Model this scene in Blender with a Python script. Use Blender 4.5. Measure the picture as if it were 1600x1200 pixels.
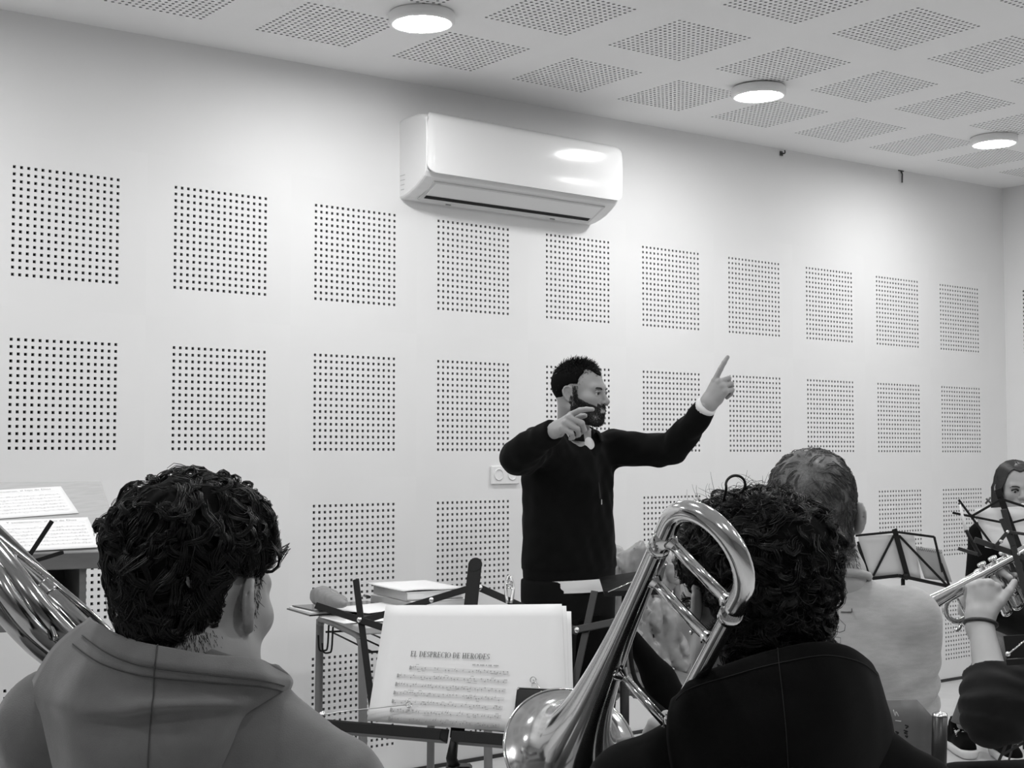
import bpy, math, random
import numpy as np
from mathutils import Vector, Matrix

random.seed(7)
rng = np.random.default_rng(11)
for o in list(bpy.data.objects):
    bpy.data.objects.remove(o, do_unlink=True)
scene = bpy.context.scene
COL = scene.collection

# ------------------------------------------------------------------ camera
CAM = np.array([-1.616036, -4.825979, 1.29761])
RT = np.array([0.784546, -0.62007, -0.000498])
UP = np.array([-0.031914, -0.04118, 0.998642])
FW = np.array([0.619248, 0.783465, 0.052096])
FPX = 2178.6
cd = bpy.data.cameras.new('camera')
cd.sensor_width = 36.0
cd.lens = 36.0 * FPX / 1600.0
cd.clip_start = 0.05
cam = bpy.data.objects.new('camera', cd)
COL.objects.link(cam)
cam.matrix_world = Matrix(((RT[0], UP[0], -FW[0], CAM[0]), (RT[1], UP[1], -FW[1], CAM[1]),
                           (RT[2], UP[2], -FW[2], CAM[2]), (0, 0, 0, 1)))
scene.camera = cam

# ------------------------------------------------------------------ world, exposure
wd = bpy.data.worlds.new('world'); scene.world = wd; wd.use_nodes = True
wd.node_tree.nodes['Background'].inputs[0].default_value = (0.5, 0.5, 0.5, 1)
wd.node_tree.nodes['Background'].inputs[1].default_value = 0.15
scene.view_settings.view_transform = 'Standard'
scene.view_settings.look = 'None'
scene.view_settings.gamma = 1.0
scene.view_settings.use_curve_mapping = False
scene.view_settings.exposure = 0.5
LAMP_STRENGTH = 100.0


# ------------------------------------------------------------------ helpers
def at(px, py, D):
    """world point seen at photo pixel (px,py), D metres in front of the camera"""
    return CAM + D * (FW + RT * ((px - 800) / FPX) - UP * ((py - 600) / FPX))

def on_plane(px, py, P0, n):
    d = FW + RT * ((px - 800) / FPX) - UP * ((py - 600) / FPX)
    return CAM + d * (np.dot(np.asarray(P0) - CAM, n) / np.dot(d, n))

def nrm(v):
    v = np.asarray(v, float); return v / (np.linalg.norm(v) + 1e-12)

WLOC = {}

def reg(o, parent, loc):
    loc = np.asarray(loc, float)
    COL.objects.link(o)
    WLOC[o.name] = loc
    if parent is not None:
        o.parent = parent
        o.location = loc - WLOC[parent.name]
    else:
        o.location = loc
    return o

def mk(name, V, F, mat, parent=None, smooth=False, origin=None):
    V = np.asarray(V, float)
    if origin is None:
        lo = V.min(0); hi = V.max(0)
        origin = np.array([(lo[0] + hi[0]) / 2, (lo[1] + hi[1]) / 2, lo[2]])
    me = bpy.data.meshes.new(name)
    Fl = F.tolist() if isinstance(F, np.ndarray) else [list(f) for f in F]
    me.from_pydata((V - origin).tolist(), [], Fl)
    me.update()
    for m in (mat if isinstance(mat, (list, tuple)) else [mat]):
        me.materials.append(M[m] if isinstance(m, str) else m)
    if smooth:
        me.polygons.foreach_set('use_smooth', [True] * len(me.polygons))
    o = bpy.data.objects.new(name, me)
    return reg(o, parent, origin)

def tag(o, label, cat, group=None, kind=None):
    o['label'] = label; o['category'] = cat
    if group: o['group'] = group
    if kind: o['kind'] = kind
    return o

def thing(name, label, cat, loc, group=None):
    o = bpy.data.objects.new(name, None)
    o.empty_display_size = 0.05
    reg(o, None, loc)
    return tag(o, label, cat, group)

def struct(o):
    o['kind'] = 'structure'; return o

def stuff(o):
    o['kind'] = 'stuff'; return o

def dup(o, loc, parent=None, rotz=0.0):
    """copy of one object (sharing its mesh) at a new world place"""
    c = o.copy(); COL.objects.link(c)
    WLOC[c.name] = np.asarray(loc, float)
    c.parent = parent
    c.location = np.asarray(loc, float) - (WLOC[parent.name] if parent is not None else 0)
    c.rotation_euler = (0, 0, rotz)
    return c

class MB:
    """collects shapes, builds ONE mesh"""
    def __init__(s): s.V = []; s.F = []; s.n = 0
    def add(s, V, F):
        V = np.asarray(V, float)
        s.V.append(V)
        s.F += [[i + s.n for i in f] for f in (F.tolist() if isinstance(F, np.ndarray) else F)]
        s.n += len(V); return s
    def build(s, name, mat, parent=None, smooth=False, origin=None):
        return mk(name, np.vstack(s.V), s.F, mat, parent, smooth, origin)

BOXF = [[0, 1, 3, 2], [4, 6, 7, 5], [0, 4, 5, 1], [2, 3, 7, 6], [0, 2, 6, 4], [1, 5, 7, 3]]

def obox(c, ex, ey, ez, hx, hy, hz, bev=0.0):
    """oriented box, centre c, unit axes, half sizes; bev bevels all edges"""
    c = np.asarray(c, float); A = np.array([nrm(ex), nrm(ey), nrm(ez)])
    if bev <= 0:
        L = np.array([[x, y, z] for x in (-hx, hx) for y in (-hy, hy) for z in (-hz, hz)])
        F = BOXF
        if np.dot(np.cross(A[0], A[1]), A[2]) < 0: F = [f[::-1] for f in F]
        return c + L @ A, F
    b = min(bev, hx * .95, hy * .95, hz * .95)
    V = []; idx = {}
    for sx in (-1, 1):
        for sy in (-1, 1):
            for sz in (-1, 1):
                for k, (dx, dy, dz) in enumerate(((0, b, b), (b, 0, b), (b, b, 0))):
                    idx[(sx, sy, sz, k)] = len(V)
                    V.append([sx * (hx - dx), sy * (hy - dy), sz * (hz - dz)])
    F = []
    for s in (-1, 1):
        q = [(-1, -1), (1, -1), (1, 1), (-1, 1)]
        F.append([idx[(s, a, d, 0)] for a, d in (q if s > 0 else q[::-1])])
        F.append([idx[(a, s, d, 1)] for a, d in (q[::-1] if s > 0 else q)])
        F.append([idx[(a, d, s, 2)] for a, d in (q if s > 0 else q[::-1])])
    for a in (-1, 1):
        for d in (-1, 1):
            for (k1, k2, f) in ((0, 1, lambda t: (a, d, t)), (0, 2, lambda t: (a, t, d)), (1, 2, lambda t: (t, a, d))):
                F.append([idx[f(-1) + (k1,)], idx[f(1) + (k1,)], idx[f(1) + (k2,)], idx[f(-1) + (k2,)]])
    for a in (-1, 1):
        for d in (-1, 1):
            for e in (-1, 1):
                F.append([idx[(a, d, e, 0)], idx[(a, d, e, 1)], idx[(a, d, e, 2)]])
    V = np.array(V)
    FF = []
    for f in F:
        n = np.cross(V[f[1]] - V[f[0]], V[f[2]] - V[f[0]])
        cc = V[f].mean(0)
        ok = np.dot(n, cc) > 0
        if np.dot(np.cross(A[0], A[1]), A[2]) < 0: ok = not ok
        FF.append(f if ok else f[::-1])
    return c + V @ A, FF

def box(x0, x1, y0, y1, z0, z1, bev=0.0):
    return obox(((x0 + x1) / 2, (y0 + y1) / 2, (z0 + z1) / 2), (1, 0, 0), (0, 1, 0), (0, 0, 1),
                (x1 - x0) / 2, (y1 - y0) / 2, (z1 - z0) / 2, bev)

def crom(P, n):
    """Catmull-Rom through the points, n steps per span"""
    P = np.asarray(P, float)
    if len(P) < 3 and n <= 1: return P
    Q = np.vstack([2 * P[0] - P[1], P, 2 * P[-1] - P[-2]])
    out = []
    for i in range(1, len(Q) - 2):
        for t in np.arange(n) / n:
            a, b, c, d = Q[i - 1], Q[i], Q[i + 1], Q[i + 2]
            out.append(0.5 * (2 * b + (c - a) * t + (2 * a - 5 * b + 4 * c - d) * t * t + (3 * b - a - 3 * c + d) * t ** 3))
    out.append(Q[-2])
    return np.array(out)

def frames(P):
    T = np.gradient(P, axis=0); T /= np.linalg.norm(T, axis=1)[:, None] + 1e-12
    ref = np.array([0, 0, 1.0]) if abs(T[0][2]) < .9 else np.array([1.0, 0, 0])
    N = np.zeros_like(P); n = nrm(np.cross(T[0], ref))
    for i in range(len(P)):
        n = nrm(n - T[i] * np.dot(n, T[i])); N[i] = n
    return T, N, np.cross(T, N)

def tube(P, R, sides=12, cap=True, closed=False):
    P = np.asarray(P, float); n = len(P)
    R = np.broadcast_to(np.asarray(R, float), (n,))
    T, N, B = frames(P)
    a = np.arange(sides) * 2 * math.pi / sides
    ring = np.cos(a)[None, :, None] * N[:, None, :] + np.sin(a)[None, :, None] * B[:, None, :]
    V = (P[:, None, :] + ring * R[:, None, None]).reshape(-1, 3)
    F = []
    m = n if closed else n - 1
    for i in range(m):
        for j in range(sides):
            k = (j + 1) % sides; i2 = (i + 1) % n
            F.append([i * sides + j, i * sides + k, i2 * sides + k, i2 * sides + j])
    if cap and not closed:
        F.append(list(range(sides))[::-1]); F.append([(n - 1) * sides + j for j in range(sides)])
    return V, F

def flat_bar(a, b, n, w, t):
    """flat strip from a to b, n = normal of its broad face"""
    a = np.asarray(a, float); b = np.asarray(b, float)
    d = nrm(b - a); n = nrm(n - d * np.dot(n, d)); s = np.cross(n, d)
    return obox((a + b) / 2, d, s, n, np.linalg.norm(b - a) / 2, w / 2, t / 2, bev=min(t * .3, .0008))

def lathe(prof, O, axis, sides=32, cap0=False, cap1=False):
    """prof = [(r, h)...] revolved about axis through O"""
    ax = nrm(axis); ref = np.array([0, 0, 1.0]) if abs(ax[2]) < .9 else np.array([1.0, 0, 0])
    n = nrm(np.cross(ax, ref)); b = np.cross(ax, n)
    a = np.arange(sides) * 2 * math.pi / sides
    V = []
    for r, h in prof:
        V.append(np.asarray(O) + ax * h + r * (np.cos(a)[:, None] * n + np.sin(a)[:, None] * b))
    V = np.vstack(V); F = []
    for i in range(len(prof) - 1):
        for j in range(sides):
            k = (j + 1) % sides
            F.append([i * sides + j, i * sides + k, (i + 1) * sides + k, (i + 1) * sides + j])
    if cap0: F.append(list(range(sides))[::-1])
    if cap1: F.append([(len(prof) - 1) * sides + j for j in range(sides)])
    return V, F

def sphere(c, r, seg=12, rings=8):
    V = []; F = []
    r = np.broadcast_to(np.asarray(r, float), (3,))
    for i in range(rings + 1):
        th = math.pi * i / rings
        for j in range(seg):
            ph = 2 * math.pi * j / seg
            V.append(np.asarray(c) + r * np.array([math.sin(th) * math.cos(ph), math.sin(th) * math.sin(ph), math.cos(th)]))
    for i in range(rings):
        for j in range(seg):
            k = (j + 1) % seg
            F.append([i * seg + j, (i + 1) * seg + j, (i + 1) * seg + k, i * seg + k])
    return V, F

def grid_faces(nu, nv):
    i, j = np.meshgrid(np.arange(nu - 1), np.arange(nv - 1), indexing='ij')
    a = (i * nv + j).ravel()
    return np.stack([a, a + nv, a + nv + 1, a + 1], 1)

def loft(G, nu=5, nv=5):
    """smooth patch through a grid of control points"""
    G = np.asarray(G, float)
    R = np.array([crom(row, nv) for row in G])
    S = np.array([crom(R[:, j], nu) for j in range(R.shape[1])]).transpose(1, 0, 2)
    return S

def solid_patch(S, th, toward=None):
    """closed shell from a surface grid S, thickness th"""
    nu, nv = S.shape[:2]
    du = np.gradient(S, axis=0); dv = np.gradient(S, axis=1)
    n = np.cross(du, dv); n /= np.linalg.norm(n, axis=2)[:, :, None] + 1e-12
    A = S.reshape(-1, 3); B = (S - n * th).reshape(-1, 3)
    Fa = grid_faces(nu, nv); k = nu * nv
    F = [f for f in Fa.tolist()] + [[k + i for i in f[::-1]] for f in Fa.tolist()]
    bd = [i * nv for i in range(nu)] + [(nu - 1) * nv + j for j in range(1, nv)] + \
         [i * nv + nv - 1 for i in range(nu - 2, -1, -1)] + [j for j in range(nv - 2, 0, -1)]
    for q in range(len(bd)):
        a, b = bd[q], bd[(q + 1) % len(bd)]
        F.append([b, a, k + a, k + b])
    return np.vstack([A, B]), F

# ------------------------------------------------------------------ signed-distance modelling
def cap(P, a, b, ra, rb=None):
    rb = ra if rb is None else rb
    a = np.asarray(a, float); b = np.asarray(b, float); ba = b - a
    pa = P - a; t = np.clip(pa @ ba / (ba @ ba + 1e-12), 0, 1)
    q = pa - t[:, None] * ba
    return np.sqrt((q * q).sum(1)) - (ra + (rb - ra) * t)

def ell(P, c, r, R=None):
    q = P - np.asarray(c, float)
    if R is not None: q = q @ R
    r = np.asarray(r, float)
    k0 = np.sqrt(((q / r) ** 2).sum(1)); k1 = np.sqrt(((q / (r * r)) ** 2).sum(1))
    return np.where(k1 > 1e-9, k0 * (k0 - 1) / (k1 + 1e-9), -r.min())

def smin(a, b, k):
    h = np.clip(0.5 + 0.5 * (b - a) / k, 0, 1)
    return b + (a - b) * h - k * h * (1 - h)

def smax(a, b, k): return -smin(-a, -b, k)

def chain(P, pts, rad, k=0.0):
    d = None
    for i in range(len(pts) - 1):
        e = cap(P, pts[i], pts[i + 1], rad[i], rad[i + 1])
        d = e if d is None else (np.minimum(d, e) if k <= 0 else smin(d, e, k))
    return d

def stack(P, O, ex, ey, rows):
    """elliptic trunk: rows (z, a, b, cx, cy) with a along ex and b along ey"""
    rows = np.array(sorted(rows)); q = P - np.asarray(O, float)
    x = q @ np.asarray(ex, float); y = q @ np.asarray(ey, float); z = q[:, 2]
    zs = rows[:, 0]; zc = np.clip(z, zs[0], zs[-1])
    fz = np.linspace(zs[0], zs[-1], 60)
    def ip(c):
        return np.interp(zc, fz, np.interp(fz, zs, rows[:, c]))
    a = ip(1); b = ip(2); cx = ip(3); cy = ip(4)
    dx = x - cx; dy = y - cy
    k0 = np.sqrt((dx / a) ** 2 + (dy / b) ** 2) + 1e-6
    k1 = np.sqrt((dx / a ** 2) ** 2 + (dy / b ** 2) ** 2) + 1e-6
    d = k0 * (k0 - 1) / k1
    d = np.where(k0 < .3, -np.minimum(a, b) * .7, d)
    dz = np.abs(z - zc)
    return np.where(dz > 0, np.sqrt(np.maximum(d, 0) ** 2 + dz ** 2) + np.minimum(d, 0) * 0, d)

_wd = rng.normal(size=(24, 3)); _wd /= np.linalg.norm(_wd, axis=1)[:, None]
_wp = rng.uniform(0, 6.28, 24)

def wav(P, f, n=8, s=0):
    """smooth pseudo-noise about -1..1, f = cycles per metre"""
    o = 0
    for i in range(n):
        k = (i + s) % 24
        o = o + np.sin(P @ (_wd[k] * f * (0.7 + .09 * i) * 6.283) + _wp[k])
    return o / math.sqrt(n) * .7

def sdf_mesh(fn, lo, hi, res):
    lo = np.asarray(lo, float); hi = np.asarray(hi, float); B = 4
    nb = np.ceil((hi - lo) / (res * B)).astype(int) + 1
    bx = [lo[i] + (np.arange(nb[i]) + .5) * B * res - res * .5 for i in range(3)]
    G = np.stack(np.meshgrid(*bx, indexing='ij'), -1).reshape(-1, 3)
    d = fn(G).reshape(nb)
    V = np.repeat(np.repeat(np.repeat(d, B, 0), B, 1), B, 2).astype(np.float32)
    act = np.argwhere(np.abs(d) < res * B * 1.45)
    off = np.stack(np.meshgrid(*[np.arange(B)] * 3, indexing='ij'), -1).reshape(-1, 3)
    idx = (act[:, None, :] * B + off[None]).reshape(-1, 3)
    out = np.empty(len(idx), np.float32)
    for i in range(0, len(idx), 300000):
        out[i:i + 300000] = fn(lo + idx[i:i + 300000] * res)
    V[idx[:, 0], idx[:, 1], idx[:, 2]] = out
    s = V < 0
    cnt = np.zeros(tuple(np.array(V.shape) - 1), np.int8)
    sh = [(a, b, c) for a in (0, 1) for b in (0, 1) for c in (0, 1)]
    nx, ny, nz = V.shape
    for a, b, c in sh: cnt += s[a:nx - 1 + a, b:ny - 1 + b, c:nz - 1 + c]
    A = (cnt > 0) & (cnt < 8)
    ci = np.argwhere(A)
    vid = -np.ones(A.shape, int); vid[A] = np.arange(len(ci))
    acc = np.zeros((len(ci), 3)); num = np.zeros(len(ci))
    for ax in range(3):
        for o1 in (0, 1):
            for o2 in (0, 1):
                e0 = [0, 0, 0]; e0[(ax + 1) % 3] = o1; e0[(ax + 2) % 3] = o2
                e1 = list(e0); e1[ax] = 1
                p0 = ci + e0; p1 = ci + e1
                v0 = V[p0[:, 0], p0[:, 1], p0[:, 2]]; v1 = V[p1[:, 0], p1[:, 1], p1[:, 2]]
                m = (v0 < 0) != (v1 < 0)
                t = np.where(m, v0 / np.where(m, v0 - v1, 1), 0)
                pt = np.array(e0, float)[None] + np.zeros((len(ci), 1)); pt[:, ax] = t
                acc += np.where(m[:, None], pt, 0); num += m
    P = lo + (ci + acc / num[:, None]) * res
    Fs = []
    for ax in range(3):
        sl0 = [slice(None)] * 3; sl1 = [slice(None)] * 3
        sl0[ax] = slice(0, -1); sl1[ax] = slice(1, None)
        ch = s[tuple(sl0)] != s[tuple(sl1)]
        e = np.argwhere(ch)
        b, c = (ax + 1) % 3, (ax + 2) % 3
        e = e[(e[:, b] > 0) & (e[:, c] > 0) & (e[:, b] < V.shape[b] - 1) & (e[:, c] < V.shape[c] - 1)]
        q = []
        for ob, oc in ((1, 1), (0, 1), (0, 0), (1, 0)):
            z = e.copy(); z[:, b] -= ob; z[:, c] -= oc
            q.append(vid[z[:, 0], z[:, 1], z[:, 2]])
        q = np.stack(q, 1)
        inside = s[e[:, 0], e[:, 1], e[:, 2]]
        q[~inside] = q[~inside][:, ::-1]
        Fs.append(q)
    F = np.vstack(Fs); F = F[(F >= 0).all(1)]
    return P, F

def bounds(pts, pad):
    pts = np.array(pts); return pts.min(0) - pad, pts.max(0) + pad

def strands(paths, radii, sides=3):
    """many thin tapering tubes at once: paths (N,K,3), radii (N,K)"""
    Pn = np.asarray(paths, float); N, K, _ = Pn.shape
    T = np.gradient(Pn, axis=1); T /= np.linalg.norm(T, axis=2)[:, :, None] + 1e-12
    ref = np.where((np.abs(T[:, :, 2:3]) < .9), np.array([0, 0, 1.0]), np.array([1.0, 0, 0]))
    n = np.cross(T, ref); n /= np.linalg.norm(n, axis=2)[:, :, None] + 1e-12
    b = np.cross(T, n)
    a = np.arange(sides) * 2 * math.pi / sides
    V = Pn[:, :, None, :] + radii[:, :, None, None] * (np.cos(a)[None, None, :, None] * n[:, :, None, :] + np.sin(a)[None, None, :, None] * b[:, :, None, :])
    V = V.reshape(-1, 3)
    i, k, j = np.meshgrid(np.arange(N), np.arange(K - 1), np.arange(sides), indexing='ij')
    base = (i * K + k) * sides; j2 = (j + 1) % sides
    F = np.stack([base + j, base + j2, base + sides + j2, base + sides + j], -1).reshape(-1, 4)
    return V, F

# ------------------------------------------------------------------ materials (all procedural, neutral greys)
M = {}

def mat(name, g, rough=.6, metal=0.0, spec=.5, noise=0.0, nscale=40.0, bump=0.0, bscale=300.0, sheen=0.0, coat=0.0,
        stretch=None, emit=None, trans=0.0):
    m = bpy.data.materials.new(name); m.use_nodes = True
    nt = m.node_tree; b = nt.nodes['Principled BSDF']
    g3 = (g, g, g, 1)
    b.inputs['Base Color'].default_value = g3
    b.inputs['Roughness'].default_value = rough
    b.inputs['Metallic'].default_value = metal
    b.inputs['Specular IOR Level'].default_value = spec
    if sheen:
        b.inputs['Sheen Weight'].default_value = sheen; b.inputs['Sheen Roughness'].default_value = .5
    if coat: b.inputs['Coat Weight'].default_value = coat; b.inputs['Coat Roughness'].default_value = .08
    if emit:
        b.inputs['Emission Color'].default_value = (1, 1, 1, 1); b.inputs['Emission Strength'].default_value = emit
    tc = nt.nodes.new('ShaderNodeTexCoord')
    src = tc.outputs['Object']
    if stretch:
        mp = nt.nodes.new('ShaderNodeMapping'); mp.inputs['Scale'].default_value = stretch
        nt.links.new(src, mp.inputs['Vector']); src = mp.outputs['Vector']
    if noise:
        n = nt.nodes.new('ShaderNodeTexNoise'); n.inputs['Scale'].default_value = nscale; n.inputs['Detail'].default_value = 5
        nt.links.new(src, n.inputs['Vector'])
        r = nt.nodes.new('ShaderNodeMapRange'); r.inputs['From Min'].default_value = .25; r.inputs['From Max'].default_value = .75
        r.inputs['To Min'].default_value = g * (1 - noise); r.inputs['To Max'].default_value = g * (1 + noise)
        nt.links.new(n.outputs['Fac'], r.inputs['Value'])
        nt.links.new(r.outputs['Result'], b.inputs['Base Color'])
    if bump:
        n2 = nt.nodes.new('ShaderNodeTexNoise'); n2.inputs['Scale'].default_value = bscale; n2.inputs['Detail'].default_value = 3
        nt.links.new(src, n2.inputs['Vector'])
        bp = nt.nodes.new('ShaderNodeBump'); bp.inputs['Strength'].default_value = bump; bp.inputs['Distance'].default_value = .002
        nt.links.new(n2.outputs['Fac'], bp.inputs['Height']); nt.links.new(bp.outputs['Normal'], b.inputs['Normal'])
    M[name] = m
    return m

mat('wall_paint', .80, .75, noise=.015, nscale=3, bump=.05, bscale=120)
mat('ceiling_paint', .84, .8, noise=.01, nscale=3)
mat('hole_side', .35, .8)
mat('hole_dark', .012, .95)
mat('floor_tile', .62, .35, noise=.08, nscale=6)
mat('dark_joint', .04, .8)
mat('white_plastic', .82, .12, spec=.5, coat=.2)
mat('ac_body', .78, .4)
mat('ac_under', .62, .5)
mat('mark_grey', .35, .5)
mat('lamp_body', .85, .4)
mat('lamp_light', .9, .5, emit=LAMP_STRENGTH)
mat('steel', .55, .3, metal=1.0)
mat('dark_steel', .10, .35, metal=.8)
mat('black_metal', .007, .5, spec=.25)
mat('grey_metal', .028, .45, spec=.4)
mat('rivet', .75, .25, metal=1.0)
mat('tube_grey', .16, .38, spec=.5)
mat('wood_light', .42, .5, noise=.10, nscale=14, stretch=(1, 8, 8))
mat('wood_mid', .14, .45, noise=.12, nscale=10, stretch=(1, 1, 6))
mat('wood_dark', .045, .5, noise=.2, nscale=10)
mat('paper', .86, .85)
mat('paper_edge', .70, .85)
mat('ink', .13, .8)
mat('ink_soft', .30, .8)
mat('book_grey', .38, .6)
mat('pouch', .24, .8, noise=.06, nscale=60, bump=.2, bscale=900)
mat('brass', .66, .12, metal=1.0, noise=.06, nscale=30)
mat('brass_dull', .50, .2, metal=1.0, noise=.15, nscale=60)
mat('silver', .80, .10, metal=1.0)
mat('skin', .31, .5, noise=.06, nscale=25, bump=.06, bscale=500)
mat('skin_pale', .43, .5, noise=.05, nscale=25, bump=.05, bscale=500)
mat('lip', .22, .45)
mat('eye_white', .6, .2)
mat('iris', .01, .1)
mat('hair_black', .006, .42, spec=.30)
mat('hair_dark', .014, .45, spec=.4)
mat('hair_grey', .085, .5, spec=.4, noise=.5, nscale=300)
mat('hair_brown', .03, .42, spec=.45)
mat('cloth_black', .0030, .95, spec=.1, sheen=.015, noise=.15, nscale=30, bump=.15, bscale=700)
mat('cloth_knit', .0042, .95, spec=.1, sheen=.02, noise=.15, nscale=30, bump=.2, bscale=600)
mat('cloth_trouser', .003, .95, spec=.2, noise=.15, nscale=30)
mat('cloth_charcoal', .014, .95, spec=.2, sheen=.04, noise=.12, nscale=30, bump=.15, bscale=700)
mat('cloth_hoodie', .115, .9, sheen=.25, noise=.10, nscale=45, bump=.25, bscale=600)
mat('cloth_hood_in', .12, .9, sheen=.25, noise=.08, nscale=45, bump=.25, bscale=600)
mat('cloth_light', .42, .9, sheen=.2, noise=.10, nscale=40, bump=.25, bscale=500, stretch=(1, 1, 4))
mat('cloth_white', .72, .85)
mat('seam', .03, .9)
mat('jacket_shiny', .30, .34, noise=.25, nscale=14, spec=.7)
mat('denim', .12, .9, noise=.2, nscale=200)
mat('rubber_white', .75, .6)
mat('phone_black', .008, .12)
mat('leather', .03, .5, noise=.3, nscale=200)
mat('mark_light', .5, .8)
mat('paper_grey', .62, .85)
mat('book_pale', .42, .8)
mat('wall_far', .30, .8)
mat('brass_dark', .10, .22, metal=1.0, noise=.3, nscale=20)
mat('hair_base', .004, .8, spec=.05)

# ================================================================== THE ROOM
Z1 = 2.30277          # height of the top hole row of the upper panels
PITCH = 0.025
XW1 = 6.064           # side wall
X_MIN, Y_MIN = -4.2, -8.6

def perforated_tile(name, half, hole, depth, mats, round_holes=False):
    """600 mm board with a 16 x 16 field of real holes, in the local XZ plane facing -Y, field's first hole centre at (0,0,0)"""
    V = []; F = []; MI = []
    p = PITCH
    idx = {}
    def v(x, y, z):
        k = (round(x, 6), round(y, 6), round(z, 6))
        if k not in idx: idx[k] = len(V); V.append([x, y, z])
        return idx[k]
    def f(q, m): F.append(q); MI.append(m)
    ns = 8 if round_holes else 4
    for i in range(16):
        for j in range(16):
            cx, cz = i * p, -j * p; h = p / 2
            if round_holes:
                out = [(h, 0), (h, h), (0, h), (-h, h), (-h, 0), (-h, -h), (0, -h), (h, -h)]
                inn = [(hole * math.cos(a * math.pi / 4), hole * math.sin(a * math.pi / 4)) for a in range(8)]
            else:
                out = [(h, h), (-h, h), (-h, -h), (h, -h)]
                inn = [(hole, hole), (-hole, hole), (-hole, -hole), (hole, -hole)]
            o_ = [v(cx + a, 0, cz + b) for a, b in out]
            i_ = [v(cx + a, 0, cz + b) for a, b in inn]
            d_ = [v(cx + a, depth, cz + b) for a, b in inn]
            for k in range(ns):
                k2 = (k + 1) % ns
                f([o_[k2], o_[k], i_[k], i_[k2]][::-1], 0)
                f([i_[k2], i_[k], d_[k], d_[k2]][::-1], 1)
            f(d_[::-1], 2)
    lo, hi = -p / 2, 15 * p + p / 2
    m = (0.6 - 16 * p) / 2
    a0, a1, b0, b1 = lo - m, hi + m, -hi - m, -lo + m
    for (x0, x1, z0, z1) in ((a0, lo, b0, b1), (hi, a1, b0, b1), (lo, hi, -lo, b1), (lo, hi, b0, -hi)):
        f([v(x0, 0, z0), v(x0, 0, z1), v(x1, 0, z1), v(x1, 0, z0)][::-1], 0)
    me = bpy.data.meshes.new(name)
    me.from_pydata(V, [], F); me.update()
    for q in mats: me.materials.append(M[q])
    me.polygons.foreach_set('material_index', MI)
    return me

tile_w = perforated_tile('acoustic_panel', .3, .0052, .012, ['wall_paint', 'hole_side', 'hole_dark'])
tile_c = perforated_tile('ceiling_panel', .3, .0064, .012, ['ceiling_paint', 'hole_side', 'hole_dark'], True)

# back wall: four rows of boards with plain plaster above and below
TM = 0.1125 - .0  # from first hole centre to the board edge
z_top = Z1 + TM; z_bot = Z1 - 4 * .6 + .6 - .375 - TM
mb = MB()
mb.add(*box(X_MIN, XW1 + .1, 0.02, .12, 0, 3.05))
mb.add(*box(X_MIN, XW1 + .1, 0, .02, z_top, 3.05))
mb.add(*box(X_MIN, XW1 + .1, 0, .02, 0, z_bot))
x_right = 9 * .6 + .375 + TM
mb.add(*box(x_right, XW1 + .1, 0, .02, z_bot, z_top))
mb.add(*box(X_MIN, -1.2 - TM, 0, .02, z_bot, z_top))
wall_back = struct(mb.build('wall_back', 'wall_paint', origin=(0, 0, 0)))
for row in range(4):
    for col in range(-2, 10):
        o = bpy.data.objects.new('acoustic_panel', tile_w)
        reg(o, wall_back, (col * .6, 0, Z1 - row * .6))

# side wall on the right, boards too
mb = MB()
mb.add(*box(XW1 + .02, XW1 + .14, Y_MIN, .12, 0, 3.05))
mb.add(*box(XW1, XW1 + .02, Y_MIN, 0, z_top, 3.05))
mb.add(*box(XW1, XW1 + .02, Y_MIN, 0, 0, z_bot))
mb.add(*box(XW1, XW1 + .02, -.13 + TM, 0, z_bot, z_top))
mb.add(*box(XW1, XW1 + .02, Y_MIN, -.13 - 4 * .6 - .375 - TM, z_bot, z_top))
wall_right = struct(mb.build('wall_right', 'wall_paint', origin=(XW1, 0, 0)))
for row in range(4):
    for col in range(5):
        o = bpy.data.objects.new('acoustic_panel', tile_w)
        reg(o, wall_right, (XW1, -.13 - col * .6, Z1 - row * .6))
        o.rotation_euler = (0, 0, -math.pi / 2)

struct(mk('wall_left', *box(X_MIN - .12, X_MIN, Y_MIN, .12, 0, 3.05), 'wall_far'))
struct(mk('wall_front', *box(X_MIN - .12, XW1 + .14, Y_MIN - .12, Y_MIN, 0, 3.05), 'wall_far'))
floor = struct(mk('floor', *box(X_MIN - .12, XW1 + .14, Y_MIN - .12, .12, -.08, 0), 'floor_tile'))
struct(mk('baseboard_back', *box(X_MIN, XW1, -.006, 0, 0, .016), 'dark_joint'))
struct(mk('baseboard_right', *box(XW1 - .006, XW1, Y_MIN, 0, 0, .016), 'dark_joint'))

# ceiling: hung very slightly out of level, as in the photograph
CH, CA, CB = 2.846696, 0.017288, -0.005647
def zc(x, y): return CH + CA * x + CB * y
n_c = nrm((-CA, -CB, 1))
ceil_m = Matrix.Rotation(-math.atan(CA), 4, 'Y') @ Matrix.Rotation(math.atan(CB), 4, 'X')
AX, AY = 2.574606, 0.295408   # first hole of a ceiling field
V = []; F = []
cx0 = AX - 8 * .6 - TM; cx1 = AX + 5 * .6 + .375 + TM + .0
cy1 = -(AY - TM); cy0 = -(AY + 5 * .6 + .375 + TM)
mb = MB()
def cslab(x0, x1, y0, y1):
    mb.add([[x, y, zc(x, y) + dz] for x in (x0, x1) for y in (y0, y1) for dz in (0, .1)], BOXF)
cslab(X_MIN - .12, cx0, Y_MIN - .12, .12)
cslab(cx1, XW1 + .14, Y_MIN - .12, .12)
cslab(cx0, cx1, cy1, .12)
cslab(cx0, cx1, Y_MIN - .12, cy0)
mb.add([[x, y, zc(x, y) + dz] for x in (cx0, cx1) for y in (cy0, cy1) for dz in (.02, .1)], BOXF)
ceiling = struct(mb.build('ceiling', 'ceiling_paint', origin=(0, 0, CH)))
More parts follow.
